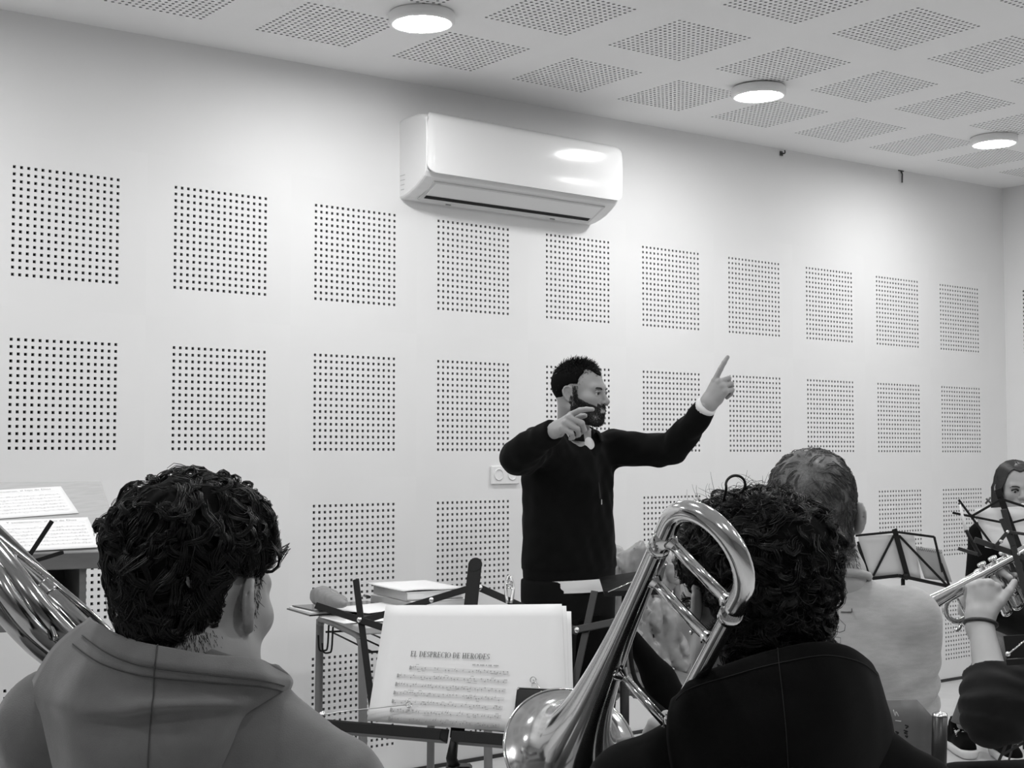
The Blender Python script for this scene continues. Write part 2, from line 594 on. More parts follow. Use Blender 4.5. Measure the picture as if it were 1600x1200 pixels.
# board local: X along the wall, local -Z -> -Y, local -Y (face) -> down
Rx = Matrix(((1, 0, 0), (0, 0, 1), (0, -1, 0))).to_4x4()   # (x,y,z) -> (x, z, -y): face -Y -> +Z ; flipped below
Rface = Matrix(((1, 0, 0), (0, 0, 1), (0, 1, 0))).to_4x4()  # (x,y,z)->(x, z, y): depth +Y -> up, rows -Z -> -Y
tile_c.transform(Rface); tile_c.flip_normals()
for row in range(6):
    for col in range(-8, 6):
        x, y = AX + col * .6, -(AY + row * .6)
        o = bpy.data.objects.new('ceiling_panel', tile_c)
        reg(o, ceiling, (x, y, zc(x, y)))
        o.rotation_euler = ceil_m.to_euler()

# ------------------------------------------------------------------ ceiling lamps (round surface LED lamps)
def lamp(x, y, label, group, gap=0.0, parts=None):
    z = zc(x, y)
    t = thing('ceiling_lamp', label, 'lamp', (x, y, z - .042 - gap), group)
    ax = -n_c
    O = np.array([x, y, z])
    body = mk('housing', *lathe([(.0, .0 + gap), (.112, .0 + gap), (.118, .006 + gap), (.118, .034 + gap), (.111, .0405 + gap), (.1005, .0405 + gap), (.1005, .030 + gap), (0, .030 + gap)], O, ax, 48), 'lamp_body', t, True)
    mk('diffuser', *lathe([(.1000, .034 + gap), (.1000, .039 + gap), (.088, .0415 + gap), (0, .042 + gap)], O, ax, 48), 'lamp_light', t, True)
    if gap:
        mk('mount', *lathe([(.10, 0), (.10, gap + .001), (0, gap + .001)], O, ax, 32), 'dark_joint', t)
    # small screws on the rim
    for k in range(3):
        a = .35 + k * .13
        mk('screw', *sphere(O + ax * (.012 + gap) + .1185 * np.array([math.cos(a), math.sin(a), 0]), .0032, 8, 6), 'mark_grey', t)
    return t

names = ['round white ceiling lamp above the air conditioner\'s left end', 'round white ceiling lamp with a dark gap at its rim, middle of three',
         'round white ceiling lamp nearest the right corner of the room']
LX = [1.158, 2.930, 4.700]
lamp(LX[0], -.800, names[0], 'round ceiling lamps along the perforated wall')
lamp(LX[1], -.800, names[1], 'round ceiling lamps along the perforated wall', gap=.005)
lamp(LX[2], -.815, names[2], 'round ceiling lamps along the perforated wall')
for iy, y in enumerate((-.835, -2.95, -5.1)):
    for ix, x in enumerate((-2.45, -.66, 1.135, 2.925, 4.705)):
        if iy == 0 and ix >= 2: continue
        lamp(x, y, 'round ceiling lamp in the %s row from the perforated wall, %s from the right wall' % (
            ('first', 'second', 'third', 'fourth')[iy], ('fifth', 'fourth', 'third', 'second', 'nearest')[ix]), 'round ceiling lamps over the players')

# ------------------------------------------------------------------ air conditioner
AX0, AX1 = 1.60, 2.668
ac = thing('air_conditioner', 'white split air conditioner mounted high on the perforated wall', 'air conditioner', (2.134, -.1, 2.372))
prof = [(0, 2.706), (-.03, 2.712), (-.12, 2.712), (-.165, 2.704), (-.188, 2.690), (-.196, 2.672), (-.198, 2.60), (-.197, 2.50),
        (-.192, 2.462), (-.178, 2.444), (-.150, 2.424), (-.112, 2.402), (-.07, 2.386), (-.03, 2.376), (0, 2.372)]
def extrude(prof, x0, x1, r=0.012):
    n = len(prof); V = []; F = []
    cy = sum(p[0] for p in prof) / n; cz = sum(p[1] for p in prof) / n
    def ring(x, s):
        for (y, z) in prof:
            yy = y if y > -.001 else y + (cy - y) * s
            V.append((x, yy, z + (cz - z) * s))
    for x, s in ((x0, .06), (x0 + r * .35, .02), (x0 + r, 0), (x1 - r, 0), (x1 - r * .35, .02), (x1, .06)): ring(x, s)
    for k in range(5):
        for i in range(n - 1):
            F.append([k * n + i, k * n + i + 1, (k + 1) * n + i + 1, (k + 1) * n + i])
    F.append(list(range(n))[::-1]); F.append([5 * n + i for i in range(n)])
    return V, F
mk('body', *extrude(prof, AX0, AX1), 'ac_body', ac, False)
# glossy front panel: rounded rectangle, gently bowed, wrapping the top edge
nu, nv = 40, 26
def rrect(u, v, w, h, r):
    return None
S = np.zeros((nu, nv, 3))
fx0, fx1, fz0, fz1 = AX0 + .002, AX1 - .002, 2.456, 2.700
rc = .035
for i in range(nu):
    u = i / (nu - 1)
    u = .5 - .5 * math.cos(u * math.pi)
    x = fx0 + (fx1 - fx0) * u
    e = min(x - fx0, fx1 - x)
    drop = rc - math.sqrt(max(rc * rc - (rc - e) ** 2, 0)) if e < rc else 0
    for j in range(nv):
        v = j / (nv - 1); v = .5 - .5 * math.cos(v * math.pi)
        zz = (fz0 + drop) + (fz1 - fz0 - 2 * drop) * v
        yy = -.2015 - .006 * math.sin(math.pi * min(max((zz - fz0) / (fz1 - fz0), 0), 1)) + .03 * max(0, (zz - 2.67) / .03) ** 2
        if e < .012: yy += (.012 - e) * .6
        S[i, j] = (x, yy, zz)
Vp, Fp = solid_patch(S, -.014)
pan = mk('front_panel', Vp, Fp, 'white_plastic', ac, True)
# underside: outlet recess, dark slot, flap
mk('outlet_tray', *obox((2.134, -.105, 2.4015), (1, 0, 0), (0, -.9, .44), (0, .44, .9), .475, .066, .0035, .002), 'ac_under', ac)
mk('air_slot', *obox((2.134, -.072, 2.3835), (1, 0, 0), (0, -.9, .42), (0, .42, .9), .455, .009, .004, .0), 'hole_dark', ac)
mk('flap', *obox((2.134, -.123, 2.407), (1, 0, 0), (0, -.87, .49), (0, .49, .87), .46, .040, .003, .002), 'ac_body', ac)
for dx in (-.3, .28):
    mk('clip', *obox((2.134 + dx, -.022, 2.372), (1, 0, 0), (0, 1, 0), (0, 0, 1), .012, .004, .002), 'mark_grey', ac)
for k in range(4):
    mk('vent_line', *obox((AX0 - .0003, -.022, 2.47 - k * .02), (1, 0, 0), (0, 1, 0), (0, 0, 1), .0008, .018 - .002 * k, .0008), 'mark_grey', ac)
mb = MB()
for k, w in enumerate((.006, .004, .007, .006, .009, .004, .006, .006, .004)):
    mb.add(*obox((1.672 + k * .0085, -.2055, 2.483 + (.001 if k % 2 else 0)), (1, 0, 0), (0, 1, 0), (0, 0, 1), w / 2.2, .0012, .0032 if k != 4 else .0055))
mb.build('logo_mark', 'mark_grey', pan)

# ------------------------------------------------------------------ hooks under the ceiling
h1 = thing('wall_hook', 'tiny dark hook at the wall top beside the second lamp', 'hook', (4.004, -.02, 2.88))
mk('plate', *obox((4.004, -.004, 2.891), (1, 0, 0), (0, 1, 0), (0, 0, 1), .010, .004, .012, .002), 'dark_steel', h1)
mk('peg', *tube(crom([(4.004, -.004, 2.891), (4.002, -.025, 2.888), (3.998, -.034, 2.892), (3.996, -.034, 2.902)], 4), .004, 8), 'dark_steel', h1, True)
h2 = thing('wall_hook', 'thin hanging screw hook at the wall top near the room corner', 'hook', (5.035, -.02, 2.88))
mk('plate', *obox((5.035, -.003, 2.932), (1, 0, 0), (0, 1, 0), (0, 0, 1), .024, .003, .004, .001), 'dark_steel', h2)
mk('peg', *tube([(5.035, -.004, 2.93), (5.035, -.012, 2.91), (5.035, -.010, 2.862)], .0045, 8), 'dark_steel', h2, True)

# ------------------------------------------------------------------ double wall socket
sk = thing('wall_socket', 'white double wall socket beside the conductor', 'socket', (2.152, 0, 1.176))
mk('plate', *box(2.077, 2.232, -.011, 0, 1.178, 1.258, .003), 'white_plastic', sk)
for k, x in enumerate((2.1165, 2.1915)):
    ins = mk('insert', *lathe([(.0255, 0), (.0255, .003), (.021, .003), (.0195, -.0105), (0, -.0105)], (x, -.0110, 1.220), (0, -1, 0), 28), 'white_plastic', sk, True)
    for dx in (-.0095, .0095):
        mk('contact_hole', *lathe([(.0026, 0), (.0026, .0012), (0, .0012)], (x + dx, -.0012, 1.220), (0, -1, 0), 10), 'hole_dark', ins)
    mk('earth_clip', *box(x - .003, x + .003, -.010, -.002, 1.2005, 1.203), 'steel', ins)

# ================================================================== FURNITURE, PAPER, STANDS
UPV = np.array([0, 0, 1.0])

def text_mesh(body, P0, ex, ey, size, parent, matn='ink', name='lettering', align='LEFT', bold=0.0, squeeze=1.0):
    """flat lettering lying in the plane of ex, ey with its origin at P0"""
    cu = bpy.data.curves.new('lettering', 'FONT'); cu.body = body; cu.size = 1.0; cu.align_x = align
    cu.offset = bold; cu.resolution_u = 3
    ob = bpy.data.objects.new('lettering', cu)
    me = bpy.data.meshes.new_from_object(ob)
    V = np.array([v.co[:] for v in me.vertices]); F = [list(p.vertices) for p in me.polygons]
    bpy.data.objects.remove(ob); bpy.data.curves.remove(cu); bpy.data.meshes.remove(me)
    W = np.asarray(P0) + (V[:, :1] * squeeze * np.asarray(ex) + V[:, 1:2] * np.asarray(ey)) * size
    return mk(name, W, F, matn, parent)

def serif_text(body, P0, ex, ey, h, parent, matn):
    """roman capitals with serifs, built from strokes"""
    TH, TN, SF = .17, .055, .09
    polys = []
    def rect(x0, y0, x1, y1): polys.append([(x0 + cx, y0), (x1 + cx, y0), (x1 + cx, y1), (x0 + cx, y1)])
    def stem(x): rect(x, 0, x + TH, 1); rect(x - SF, 0, x + TH + SF, TN); rect(x - SF, 1 - TN, x + TH + SF, 1)
    def bowl(xc, yc, rx, ry, a0, a1, n=12):
        for i in range(n):
            u, v = a0 + (a1 - a0) * i / n, a0 + (a1 - a0) * (i + 1) / n
            q = []
            for a, k in ((u, 1), (v, 1), (v, 0), (u, 0)):
                t = TN + (TH - TN) * abs(math.cos(a)); s = 1 if k else 0
                q.append((xc + cx + (rx - (0 if k else t)) * math.cos(a), yc + (ry - (0 if k else TN)) * math.sin(a)))
            polys.append(q)
    cx = 0.0
    P2 = math.pi / 2
    for ch in body:
        if ch == ' ': cx += .40; continue
        if ch == 'E': stem(.1); rect(.2, 1 - TN, .66, 1); rect(.2, .5, .54, .5 + TN); rect(.2, 0, .70, TN); rect(.61, .8, .66, 1); rect(.65, 0, .70, .22); rect(.5, .42, .54, .62); w = .80
        elif ch == 'L': stem(.1); rect(.2, 0, .68, TN); rect(.63, 0, .68, .24); w = .76
        elif ch == 'D': stem(.1); bowl(.32, .5, .50, .5, -P2, P2); rect(.2, 0, .34, TN); rect(.2, 1 - TN, .34, 1); w = .94
        elif ch == 'P': stem(.1); bowl(.34, .74, .32, .26, -P2, P2); rect(.2, .48, .36, .48 + TN); rect(.2, 1 - TN, .36, 1); w = .76
        elif ch == 'R':
            stem(.1); bowl(.34, .74, .32, .26, -P2, P2); rect(.2, .48, .36, .48 + TN); rect(.2, 1 - TN, .36, 1)
            polys.append([(cx + .36, .5), (cx + .52, .5), (cx + .82, .0), (cx + .62, .0)]); rect(.60, 0, .90, TN); w = .92
        elif ch == 'I': stem(.12); w = .42
        elif ch == 'H': stem(.1); stem(.62); rect(.2, .47, .7, .47 + TN); w = 1.0
        elif ch == 'O': bowl(.46, .5, .44, .5, 0, 2 * math.pi, 24); w = .94
        elif ch == 'C': bowl(.46, .5, .42, .5, .75, 2 * math.pi - .75, 20); rect(.74, .72, .79, .98); w = .86
        elif ch == 'S': bowl(.34, .74, .27, .26, .5, math.pi * 1.5, 14); bowl(.34, .26, .29, .26, -math.pi + .6, P2, 14); rect(.56, .74, .61, .98); rect(.04, .02, .09, .26); w = .70
        cx += w
    V = []; F = []
    for p in polys:
        F.append([len(V) + i for i in range(len(p))]); V += [np.asarray(P0) + ex * (x * h) + ey * (y * h) for x, y in p]
    return mk('lettering', V, F, matn, parent)

class Sheet:
    """a rectangle of paper: corner P (bottom left), unit axes, size"""
    def __init__(s, P, ex, ey, w, h):
        s.P = np.asarray(P, float); s.ex = nrm(ex); s.ey = nrm(np.asarray(ey) - s.ex * np.dot(ey, s.ex)); s.w = w; s.h = h
        s.n = np.cross(s.ex, s.ey)
    def pt(s, u, v, lift=0.0): return s.P + s.ex * u * s.w + s.ey * v * s.h + s.n * lift
    def build(s, name, parent, th=.0004, curl=0.0, seed=0, matn='paper'):
        nu, nv = 9, 9
        S = np.array([[s.pt(i / (nu - 1), j / (nv - 1)) + s.n * curl * (math.sin(i * .8 + seed) * math.cos(j * .6 + seed * 2) * .5 + ((j / (nv - 1)) ** 3) * .8) for j in range(nv)] for i in range(nu)])
        S = np.array([[S[i, j] for j in range(nv)] for i in range(nu)])
        s.S = S
        return mk(name, *solid_patch(S, th), matn, parent, True)

def music_print(sh, parent, u0, u1, v_top, v_bot, n, seed=1, lift=.0012, dens=26, lead=None):
    """staves with notes: flat print as one mesh per sheet"""
    g = random.Random(seed); mb = MB()
    def quad(ua, ub, va, vb):
        mb.add([sh.pt(ua, va, lift), sh.pt(ub, va, lift), sh.pt(ub, vb, lift), sh.pt(ua, vb, lift)], [[0, 1, 2, 3]])
    gap = (v_top - v_bot) / n
    for k in range(n):
        v = v_top - k * gap
        us = u0 + (lead if (lead and k == 0) else 0)
        hgt = gap * .34; t = .00016 / sh.h
        for l in range(5): quad(us, u1, v - l * hgt / 4 - t, v - l * hgt / 4 + t)
        quad(us + .004, us + .012, v - hgt * 1.1, v + hgt * .25)      # clef
        quad(us + .016, us + .022, v - hgt, v)
        x = us + .035
        while x < u1 - .01:
            w = .0011 / sh.w; y = v - g.random() * hgt
            hh = .0011 / sh.h
            if g.random() < .85:
                quad(x - w, x + w, y - hh * .8, y + hh * .8)
                sgn = 1 if g.random() < .5 else -1
                quad(x + w * .7, x + w, y if sgn > 0 else y - hgt * .8, y + hgt * .8 if sgn > 0 else y)
                if g.random() < .25:
                    x2 = x + (u1 - u0) / dens
                    if x2 < u1: quad(x + w * .7, x2, y + sgn * hgt * .8 - hh * .35, y + sgn * hgt * .8 + hh * .35)
            if g.random() < .14: quad(x + w * 3, x + w * 3 + .0003 / sh.w, v - hgt, v)
            x += (u1 - u0) / dens * g.uniform(.6, 1.3)
        if g.random() < .5:
            q = g.uniform(u0 + .1, u1 - .12); quad(q, q + g.uniform(.03, .1), v - hgt * 1.65, v - hgt * 1.58)
    o = mb.build('music_notation', 'ink_soft', parent)
    return stuff(o)

# ------------------------------------------------------------------ lectern at the left with two sheets
def lectern():
    FR = at(155, 752, 4.32); NR = at(194, 859, 3.88)
    fh = nrm(np.array([FW[0], FW[1], 0])); ex = nrm(np.array([RT[0], RT[1], 0]) * .91 + fh * .41)
    ey = FR - NR; ey = nrm(ey - ex * np.dot(ey, ex)); n = nrm(np.cross(ex, ey)); dep = np.dot(FR - NR, ey)
    W = .80
    NR2 = NR
    NL = NR2 - ex * W
    base = (NL + NR2) / 2 + np.array([ey[0], ey[1], 0]) * .2; base[2] = 0
    t = thing('lectern', 'wooden lectern with a sloping top holding two music sheets', 'lectern', base)
    c = (NL + NR2) / 2 + ey * dep / 2
    mk('sloping_top', *obox(c - n * .010, ex, ey, n, W / 2, dep / 2, .010, .002), 'wood_light', t)
    mk('front_rail', *obox((NL + NR2) / 2 - UPV * .028 + ey * .012, ex, np.cross(UPV, ex), UPV, W / 2 - .01, .009, .026, .002), 'wood_mid', t)
    # shelf box below
    bk = np.cross(UPV, ex)
    xr = at(117, 930, 4.0); xr_off = np.dot(xr - NR2, ex)
    yr = NR2 + ex * xr_off
    x0, x1 = -W + .06, xr_off
    zt, zb = NR2[2] - .05, .835
    for xx, nm in ((x1, 'side_panel'), (x0, 'side_panel')):
        p = NR2 + ex * xx + bk * .19
        top = p.copy(); 
        V = []
        for dx in (-.009, .009):
            for (yy, zz) in ((-.17, zb), (-.17, zt), (.19, zt + .13), (.19, zb)):
                q = p + ex * dx + bk * yy; q[2] = zz; V.append(q)
        mk(nm, V, [[0, 1, 2, 3][::-1], [4, 5, 6, 7], [0, 4, 7, 3], [1, 2, 6, 5], [0, 1, 5, 4], [3, 7, 6, 2]], 'wood_mid', t)
    mid = NR2 + ex * (x0 + x1) / 2 + bk * .19
    hw = (x1 - x0) / 2
    q = mid.copy(); q[2] = zb
    mk('shelf', *obox(q, ex, bk, UPV, hw, .18, .009, .002), 'wood_mid', t)
    q = mid + bk * .18; q[2] = (zb + zt + .10) / 2
    mk('back_panel', *obox(q, ex, bk, UPV, hw, .006, (zt + .10 - zb) / 2), 'wood_dark', t)
    q = mid + ex * (-.0 * hw) + bk * .02; q[2] = (zb + zt) / 2
    mk('divider', *obox(q, ex, bk, UPV, .008, .15, (zt - zb) / 2 - .005), 'wood_dark', t)
    # splayed legs
    for xx in (x1 - .045, x0 + .045):
        for yy, lean in ((.04, -.02), (.34, .05)):
            a = NR2 + ex * xx + bk * yy; a[2] = zb; b = a + ex * (-.02) + bk * lean; b[2] = 0
            mk('leg', *obox((a + b) / 2, nrm(b - a), ex, np.cross(nrm(b - a), ex), np.linalg.norm(b - a) / 2, .017, .014, .002), 'wood_dark', t)
        a = NR2 + ex * xx + bk * .02; a[2] = zb - .02
        mk('bolt', *lathe([(0, .012), (.009, .010), (.011, 0)], a - ex * .014, -bk, 14), 'steel', t, True)
    # sheets
    def onl(px, py): return on_plane(px, py, c + n * .002, n)
    A0, A1, A2 = onl(30, 864), onl(159, 857), onl(142, 794)
    exs = nrm(A1 - A0)
    s1 = Sheet(A1 - exs * .297 + n * .0022, exs, np.cross(n, exs), .297, .21)
    s1.P = s1.P + n * .0025
    B1 = onl(122, 800); B2 = onl(95, 760); 
    eys = nrm(B2 - B1); exs2 = np.cross(eys, n)
    s2 = Sheet(B2 - eys * .21 - exs2 * .297 + n * .0008, exs2, eys, .297, .21)
    for k, (s, lab) in enumerate(((s2, 'tilted landscape music sheet lying behind the other on the lectern'), (s1, 'landscape music sheet lying square at the lectern\'s front edge'))):
        o = s.build('music_sheet', None, seed=k, th=.0005); tag(o, lab, 'sheet music', 'music sheets on the lectern')
        text_mesh('Y sentenciaron, al hijo de Dios', s.pt(.56, .885, .0014), s.ex, s.ey, .0155, o, 'ink_soft', align='CENTER')
        music_print(s, o, .12, .94, .72, .06, 6, seed=5 + k, dens=22)
        mb = MB()
        for v in (.85, .80): mb.add([s.pt(.1, v, .0012), s.pt(.95, v, .0012), s.pt(.95, v + .003, .0012), s.pt(.1, v + .003, .0012)], [[0, 1, 2, 3]])
        mb.build('rule_line', 'ink_soft', o)
    return t
lectern()

# ------------------------------------------------------------------ folding music stands
def rivets(t, pts, n, rad=.006):
    for p in pts: mk('rivet', *lathe([(0, .0045), (rad * .6, .004), (rad, .0012), (rad, 0)], p, n, 12), 'rivet', t, True)

def tripod(t, foot, top, r=.008, spread=.24, m='black_metal', yaw=0.0):
    foot = np.asarray(foot, float)
    ft = np.array([foot[0], foot[1], 0])
    mk('post', *tube([ft + UPV * .18, np.asarray(top)], [r, r * .8], 12), m, t, True)
    mk('post_sleeve', *tube([ft + UPV * .16, ft + UPV * (.16 + (top[2] - .16) * .55)], r * 1.45, 12), m, t, True)
    for k in range(3):
        a = yaw + k * 2.0944; d = np.array([math.cos(a), math.sin(a), 0])
        mk('leg', *flat_bar(ft + UPV * .34, ft + d * spread + UPV * .008, np.cross(d, UPV), .014, .003), m, t)
        mk('brace', *flat_bar(ft + UPV * .19, ft + d * spread * .55 + UPV * (.34 * .45), np.cross(d, UPV), .010, .002), m, t)
        mk('foot', *sphere(ft + d * spread + UPV * .007, .007, 8, 6), m, t, True)

def stand_a():
    P0 = at(505, 1132, 2.86); P1 = at(912, 1166, 2.66); P2 = at(738, 884, 2.90)
    n = nrm(np.cross(P1 - P0, P2 - P0)); n = n if np.dot(n, -FW) > 0 else -n
    def on(px, py, l=0.0): return on_plane(px, py, P0, n) + n * l
    pc = on(708, 1150)
    t = thing('music_stand', 'black folding music stand holding the large white score in front of the desk', 'music stand', (pc[0], pc[1] , 0))
    W = .0145
    def bar(a, b, w=W, l=0.0, m='black_metal', nm='arm', rv=None):
        o = mk(nm, *flat_bar(on(*a, l), on(*b, l), n, w, .0028), m, t)
        if rv: rivets(o, [on(*p, l + .0015) for p in rv], n)
        return o
    bar((741, 878), (712, 1152), .030, -.006, nm='spine')
    mk('spine_cap', *lathe([(0, .004), (.015, .004), (.015, 0), (0, 0)], on(741, 881, -.008), n, 18), 'black_metal', t)
    bar((492, 945), (700, 1014), W, -.003, rv=[(561, 968)])
    bar((553, 903), (581, 1122), W, -.0095)
    bar((561, 968), (731, 916), W, -.013, rv=[(671, 935), (731, 916)])
    bar((747, 916), (901, 984), W, -.013, rv=[(747, 916)])
    bar((927, 921), (876, 1156), W, -.0095, 'grey_metal')
    bar((960, 971), (800, 1003), W, -.003, 'grey_metal', rv=[(901, 984)])
    # tray: shelf with a turned-up lip, notched at the middle
    ex = nrm(P1 - P0); up = np.cross(n, ex)
    if up[2] < 0: up = -up
    for a, b in (((505, 1139), (699, 1155)), ((716, 1157), (912, 1173))):
        A, B = on(*a), on(*b); c = (A + B) / 2; h = np.linalg.norm(B - A) / 2
        sh = mk('tray', *obox(c + n * .017 - up * .006, ex, n, up, h, .020, .002, .001), 'black_metal', t)
        mk('lip', *obox(c + n * .037 + up * .001, ex, up, n, h, .010, .002, .001), 'black_metal', sh)
        mk('tray_back', *obox(c - n * .002 + up * .006, ex, up, n, h, .014, .002, .001), 'black_metal', sh)
    # wire page holders
    for (p, q) in (((513, 1122), (645, 1104)), ((905, 1150), (838, 1066))):
        a, b = on(*p, .028), on(*q, .020)
        w = mk('page_wire', *tube(crom([a, (a * 2 + b) / 3 + n * .006, b], 5), .0012, 6), 'steel', t, True)
        rp = np.array([b + .006 * (math.cos(k) * ex + math.sin(k) * up) for k in np.linspace(0, 6.0, 14)])
        mk('wire_eye', *tube(rp, .0012, 6), 'steel', w, True)
        mk('wire_knob', *sphere(a, .0075, 12, 8), 'rivet', w, True)
    # hinge, clamp and post
    hp = on(708, 1160, -.004)
    top = hp - UPV * .045
    mk('hinge', *tube([hp + up * .008, hp - up * .03, top], [.008, .011, .013], 14), 'black_metal', t, True)
    mk('clamp', *obox(top - UPV * .030 + RT * .010, RT, FW, UPV, .026, .018, .032, .005), 'black_metal', t)
    mk('clamp_screw', *tube([top - UPV * .03 + RT * .03, top - UPV * .03 + RT * .055], .008, 12), 'black_metal', t, True)
    tripod(t, (top[0], top[1], 0), top, .010, .26, yaw=.4)
    # ---- the score: a pile of loose sheets
    quad = lambda c4: [on(*c) for c in c4]
    specs = [((583, 1120), (898, 1158), (893, 956), .0035, 'blank white sheet at the back of the score pile, its right edge showing', .0),
             ((580, 1126), (893, 1154), (886, 948), .0065, 'blank white sheet in the middle of the score pile with a notched top corner', .001),
             ((577, 1128), (890, 1152), (880, 946), .0100, 'front music sheet headed EL DESPRECIO DE HERODES on the near stand', .0012)]
    for k, (a, b, c, l, lab, curl) in enumerate(specs):
        A, B, Cc = on(*a, l), on(*b, l), on(*c, l)
        TL = on(608 - k, 952 - 2 * k, l)
        S = np.array([[A + (B - A) * (i / 10) + ((TL - A) * (1 - i / 10) + (Cc - B) * (i / 10)) * (j / 10) + n * (curl * math.sin(i * .5 + k) * (j / 10)) for j in range(11)] for i in range(11)])
        o = mk('music_sheet', *solid_patch(S, .0012), 'paper', None, True)
        tag(o, lab, 'sheet music', 'sheets on the near music stand')
    # printing follows the paper: baseline and staves set by their place on the page
    top_s = o
    A, B = on(577, 1128, .0125), on(890, 1152, .0125)
    L0, L1 = on(645, 1028, .0132), on(768, 1033, .0132)
    e1 = nrm(L1 - L0); e2 = nrm(np.cross(n, e1)); e2 = e2 if e2[2] > 0 else -e2
    wid = np.linalg.norm(L1 - L0)
    tm = serif_text('EL DESPRECIO DE HERODES', L0, e1, e2, .0112, top_s, 'ink')
    # stretch the title to its width
    me = tm.data; V = np.array([v.co[:] for v in me.vertices]) + WLOC[tm.name]
    uu = (V - L0) @ e1; k = wid / uu.max()
    V = V + e1 * (uu * (k - 1))[:, None] - WLOC[tm.name]
    me.vertices.foreach_set('co', V.ravel()); me.update()
    s0 = on(742, 1042, .0125)
    mb = MB(); xq = 0.0
    for wq in (.006, .004, .009, .002, .008, .010):            # too blurred to read in the photograph: a line of small print
        for q in np.arange(0, wq, .0016):
            mb.add(*obox(s0 + e1 * (xq + q) + e2 * .0014, e1, e2, n, .0005, .0011 + .0004 * (int(q * 9000) % 2), .0001))
        xq += wq + .0032
    stuff(mb.build('small_print', 'ink_soft', top_s))
    bl, br, tl = on(608, 1138, .0125), on(782, 1150, .0125), on(628, 1040, .0125)
    ey = tl - bl; ex2 = nrm(br - bl); ey2 = nrm(ey - ex2 * np.dot(ey, ex2))
    sh = Sheet(bl, ex2, ey2, np.linalg.norm(br - bl), abs(np.dot(ey, ey2)))
    sh.n = n if np.dot(sh.n, n) > 0 else n
    shear = np.dot(ey, ex2)
    base_pt = sh.pt
    sh.pt = lambda u, v, lift=0.0: base_pt(u, v, 0.0) + ex2 * shear * v + n * .0016
    music_print(sh, top_s, 0, 1, .97, .02, 7, seed=3, dens=34, lead=.10)
    return t, on, n, ex, up
stA, onA, nA, exA, upA = stand_a()

# phone standing on the tray beside the bell
def phone():
    c = onA(848, 1140, .0265); ex = nrm(exA + upA * .02); up = np.cross(nA, ex); up = up if up[2] > 0 else -up
    t = thing('smartphone', 'black smartphone leaning on the near music stand beside the trombone bell', 'phone', c - up * .075)
    mk('case', *obox(c + up * .0, ex, up, nA, .052, .0375 + .035, .0045, .004), 'phone_black', t)
    mk('screen', *obox(c + nA * .0042, ex, up, nA, .0490, .0695, .0008, .0004), 'phone_black', t)
    mk('rim', *tube(np.array([c + nA * .002 + ex * (.0525 * x) + up * (.073 * y) for x, y in ((-1, -.96), (-1, .94), (-.96, 1), (.96, 1), (1, .94), (1, -.96), (.96, -1), (-.96, -1))]), .0011, 6, closed=True), 'steel', t, True)
phone()

# ------------------------------------------------------------------ school desk by the wall
DZ = .75
dc = np.array([.80, -.985, 0]); dex = nrm((.955, -.296, 0)); dey = nrm((.296, .955, 0)); DWX, DWY = .47, .70
def dsk(a, b, z): return dc + dex * a + dey * b + UPV * z
def onz(px, py, z):
    d = FW + RT * ((px - 800) / FPX) - UP * ((py - 600) / FPX); return CAM + d * ((z - CAM[2]) / d[2])
def desk():
    t = thing('school_desk', 'school desk with grey tube legs against the perforated wall, heaped with papers', 'desk', dsk(DWX / 2, DWY / 2, 0))
    mk('desktop', *obox(dsk(DWX / 2, DWY / 2, DZ - .011), dex, dey, UPV, DWX / 2, DWY / 2, .011, .003), 'wood_light', t)
    for a in (.02, DWX - .02):
        pts = [dsk(a, .03, .012), dsk(a, .05, DZ - .11), dsk(a, .065, DZ - .055), dsk(a, .115, DZ - .036), dsk(a, .30, DZ - .034), dsk(a, DWY - .115, DZ - .036),
               dsk(a, DWY - .065, DZ - .055), dsk(a, DWY - .05, DZ - .11), dsk(a, DWY - .03, .012)]
        mk('leg_frame', *tube(crom(np.array(pts), 5), .0145, 14), 'tube_grey', t, True)
        for b in (.03, DWY - .03): mk('foot_cap', *tube([dsk(a, b, .0), dsk(a, b, .03)], .017, 12), 'black_metal', t, True)
    for b in (.16, DWY - .16):
        mk('cross_rail', *tube([dsk(.02, b, DZ - .034), dsk(DWX - .02, b, DZ - .034)], .010, 12), 'tube_grey', t, True)
    mk('stretcher', *tube(crom(np.array([dsk(.02, DWY / 2 + .18, .16), dsk(.15, DWY / 2 + .1, .17), dsk(DWX - .02, DWY / 2, .16)]), 5), .011, 12), 'tube_grey', t, True)
    # wire book tray under the top
    mb = MB()
    for k in range(7): mb.add(*tube([dsk(.05 + k * .06, .04, DZ - .085), dsk(.05 + k * .06, DWY - .10, DZ - .085)], .003, 6))
    for b in (.04, DWY - .10): mb.add(*tube([dsk(.03, b, DZ - .085), dsk(DWX - .03, b, DZ - .085)], .004, 6))
    mb.build('book_tray', 'black_metal', t, True)
    # bag hooks of bent wire
    for k, b in enumerate((.37, .43)):
        pts = [dsk(.0, b, DZ - .04), dsk(-.004, b, DZ - .115), dsk(-.012, b + .006, DZ - .128), dsk(-.03, b + .012, DZ - .125), dsk(-.034, b + .014, DZ - .095 + .02 * k)]
        mk('hook', *tube(crom(np.array(pts), 4), .0033, 8), 'black_metal', t, True)
desk()

def paper(cx, cy, rot, w, h, z, lab, th=.0006, group='loose papers on the desk', matn='paper', name='paper_sheet', curl=.0):
    ex = dex * math.cos(rot) + dey * math.sin(rot); ey = np.cross(UPV, ex)
    s = Sheet(dsk(cx, cy, z) - ex * w / 2 - ey * h / 2, ex, ey, w, h)
    o = s.build(name, None, th=th, curl=curl, matn=matn); tag(o, lab, 'paper', group); return s, o

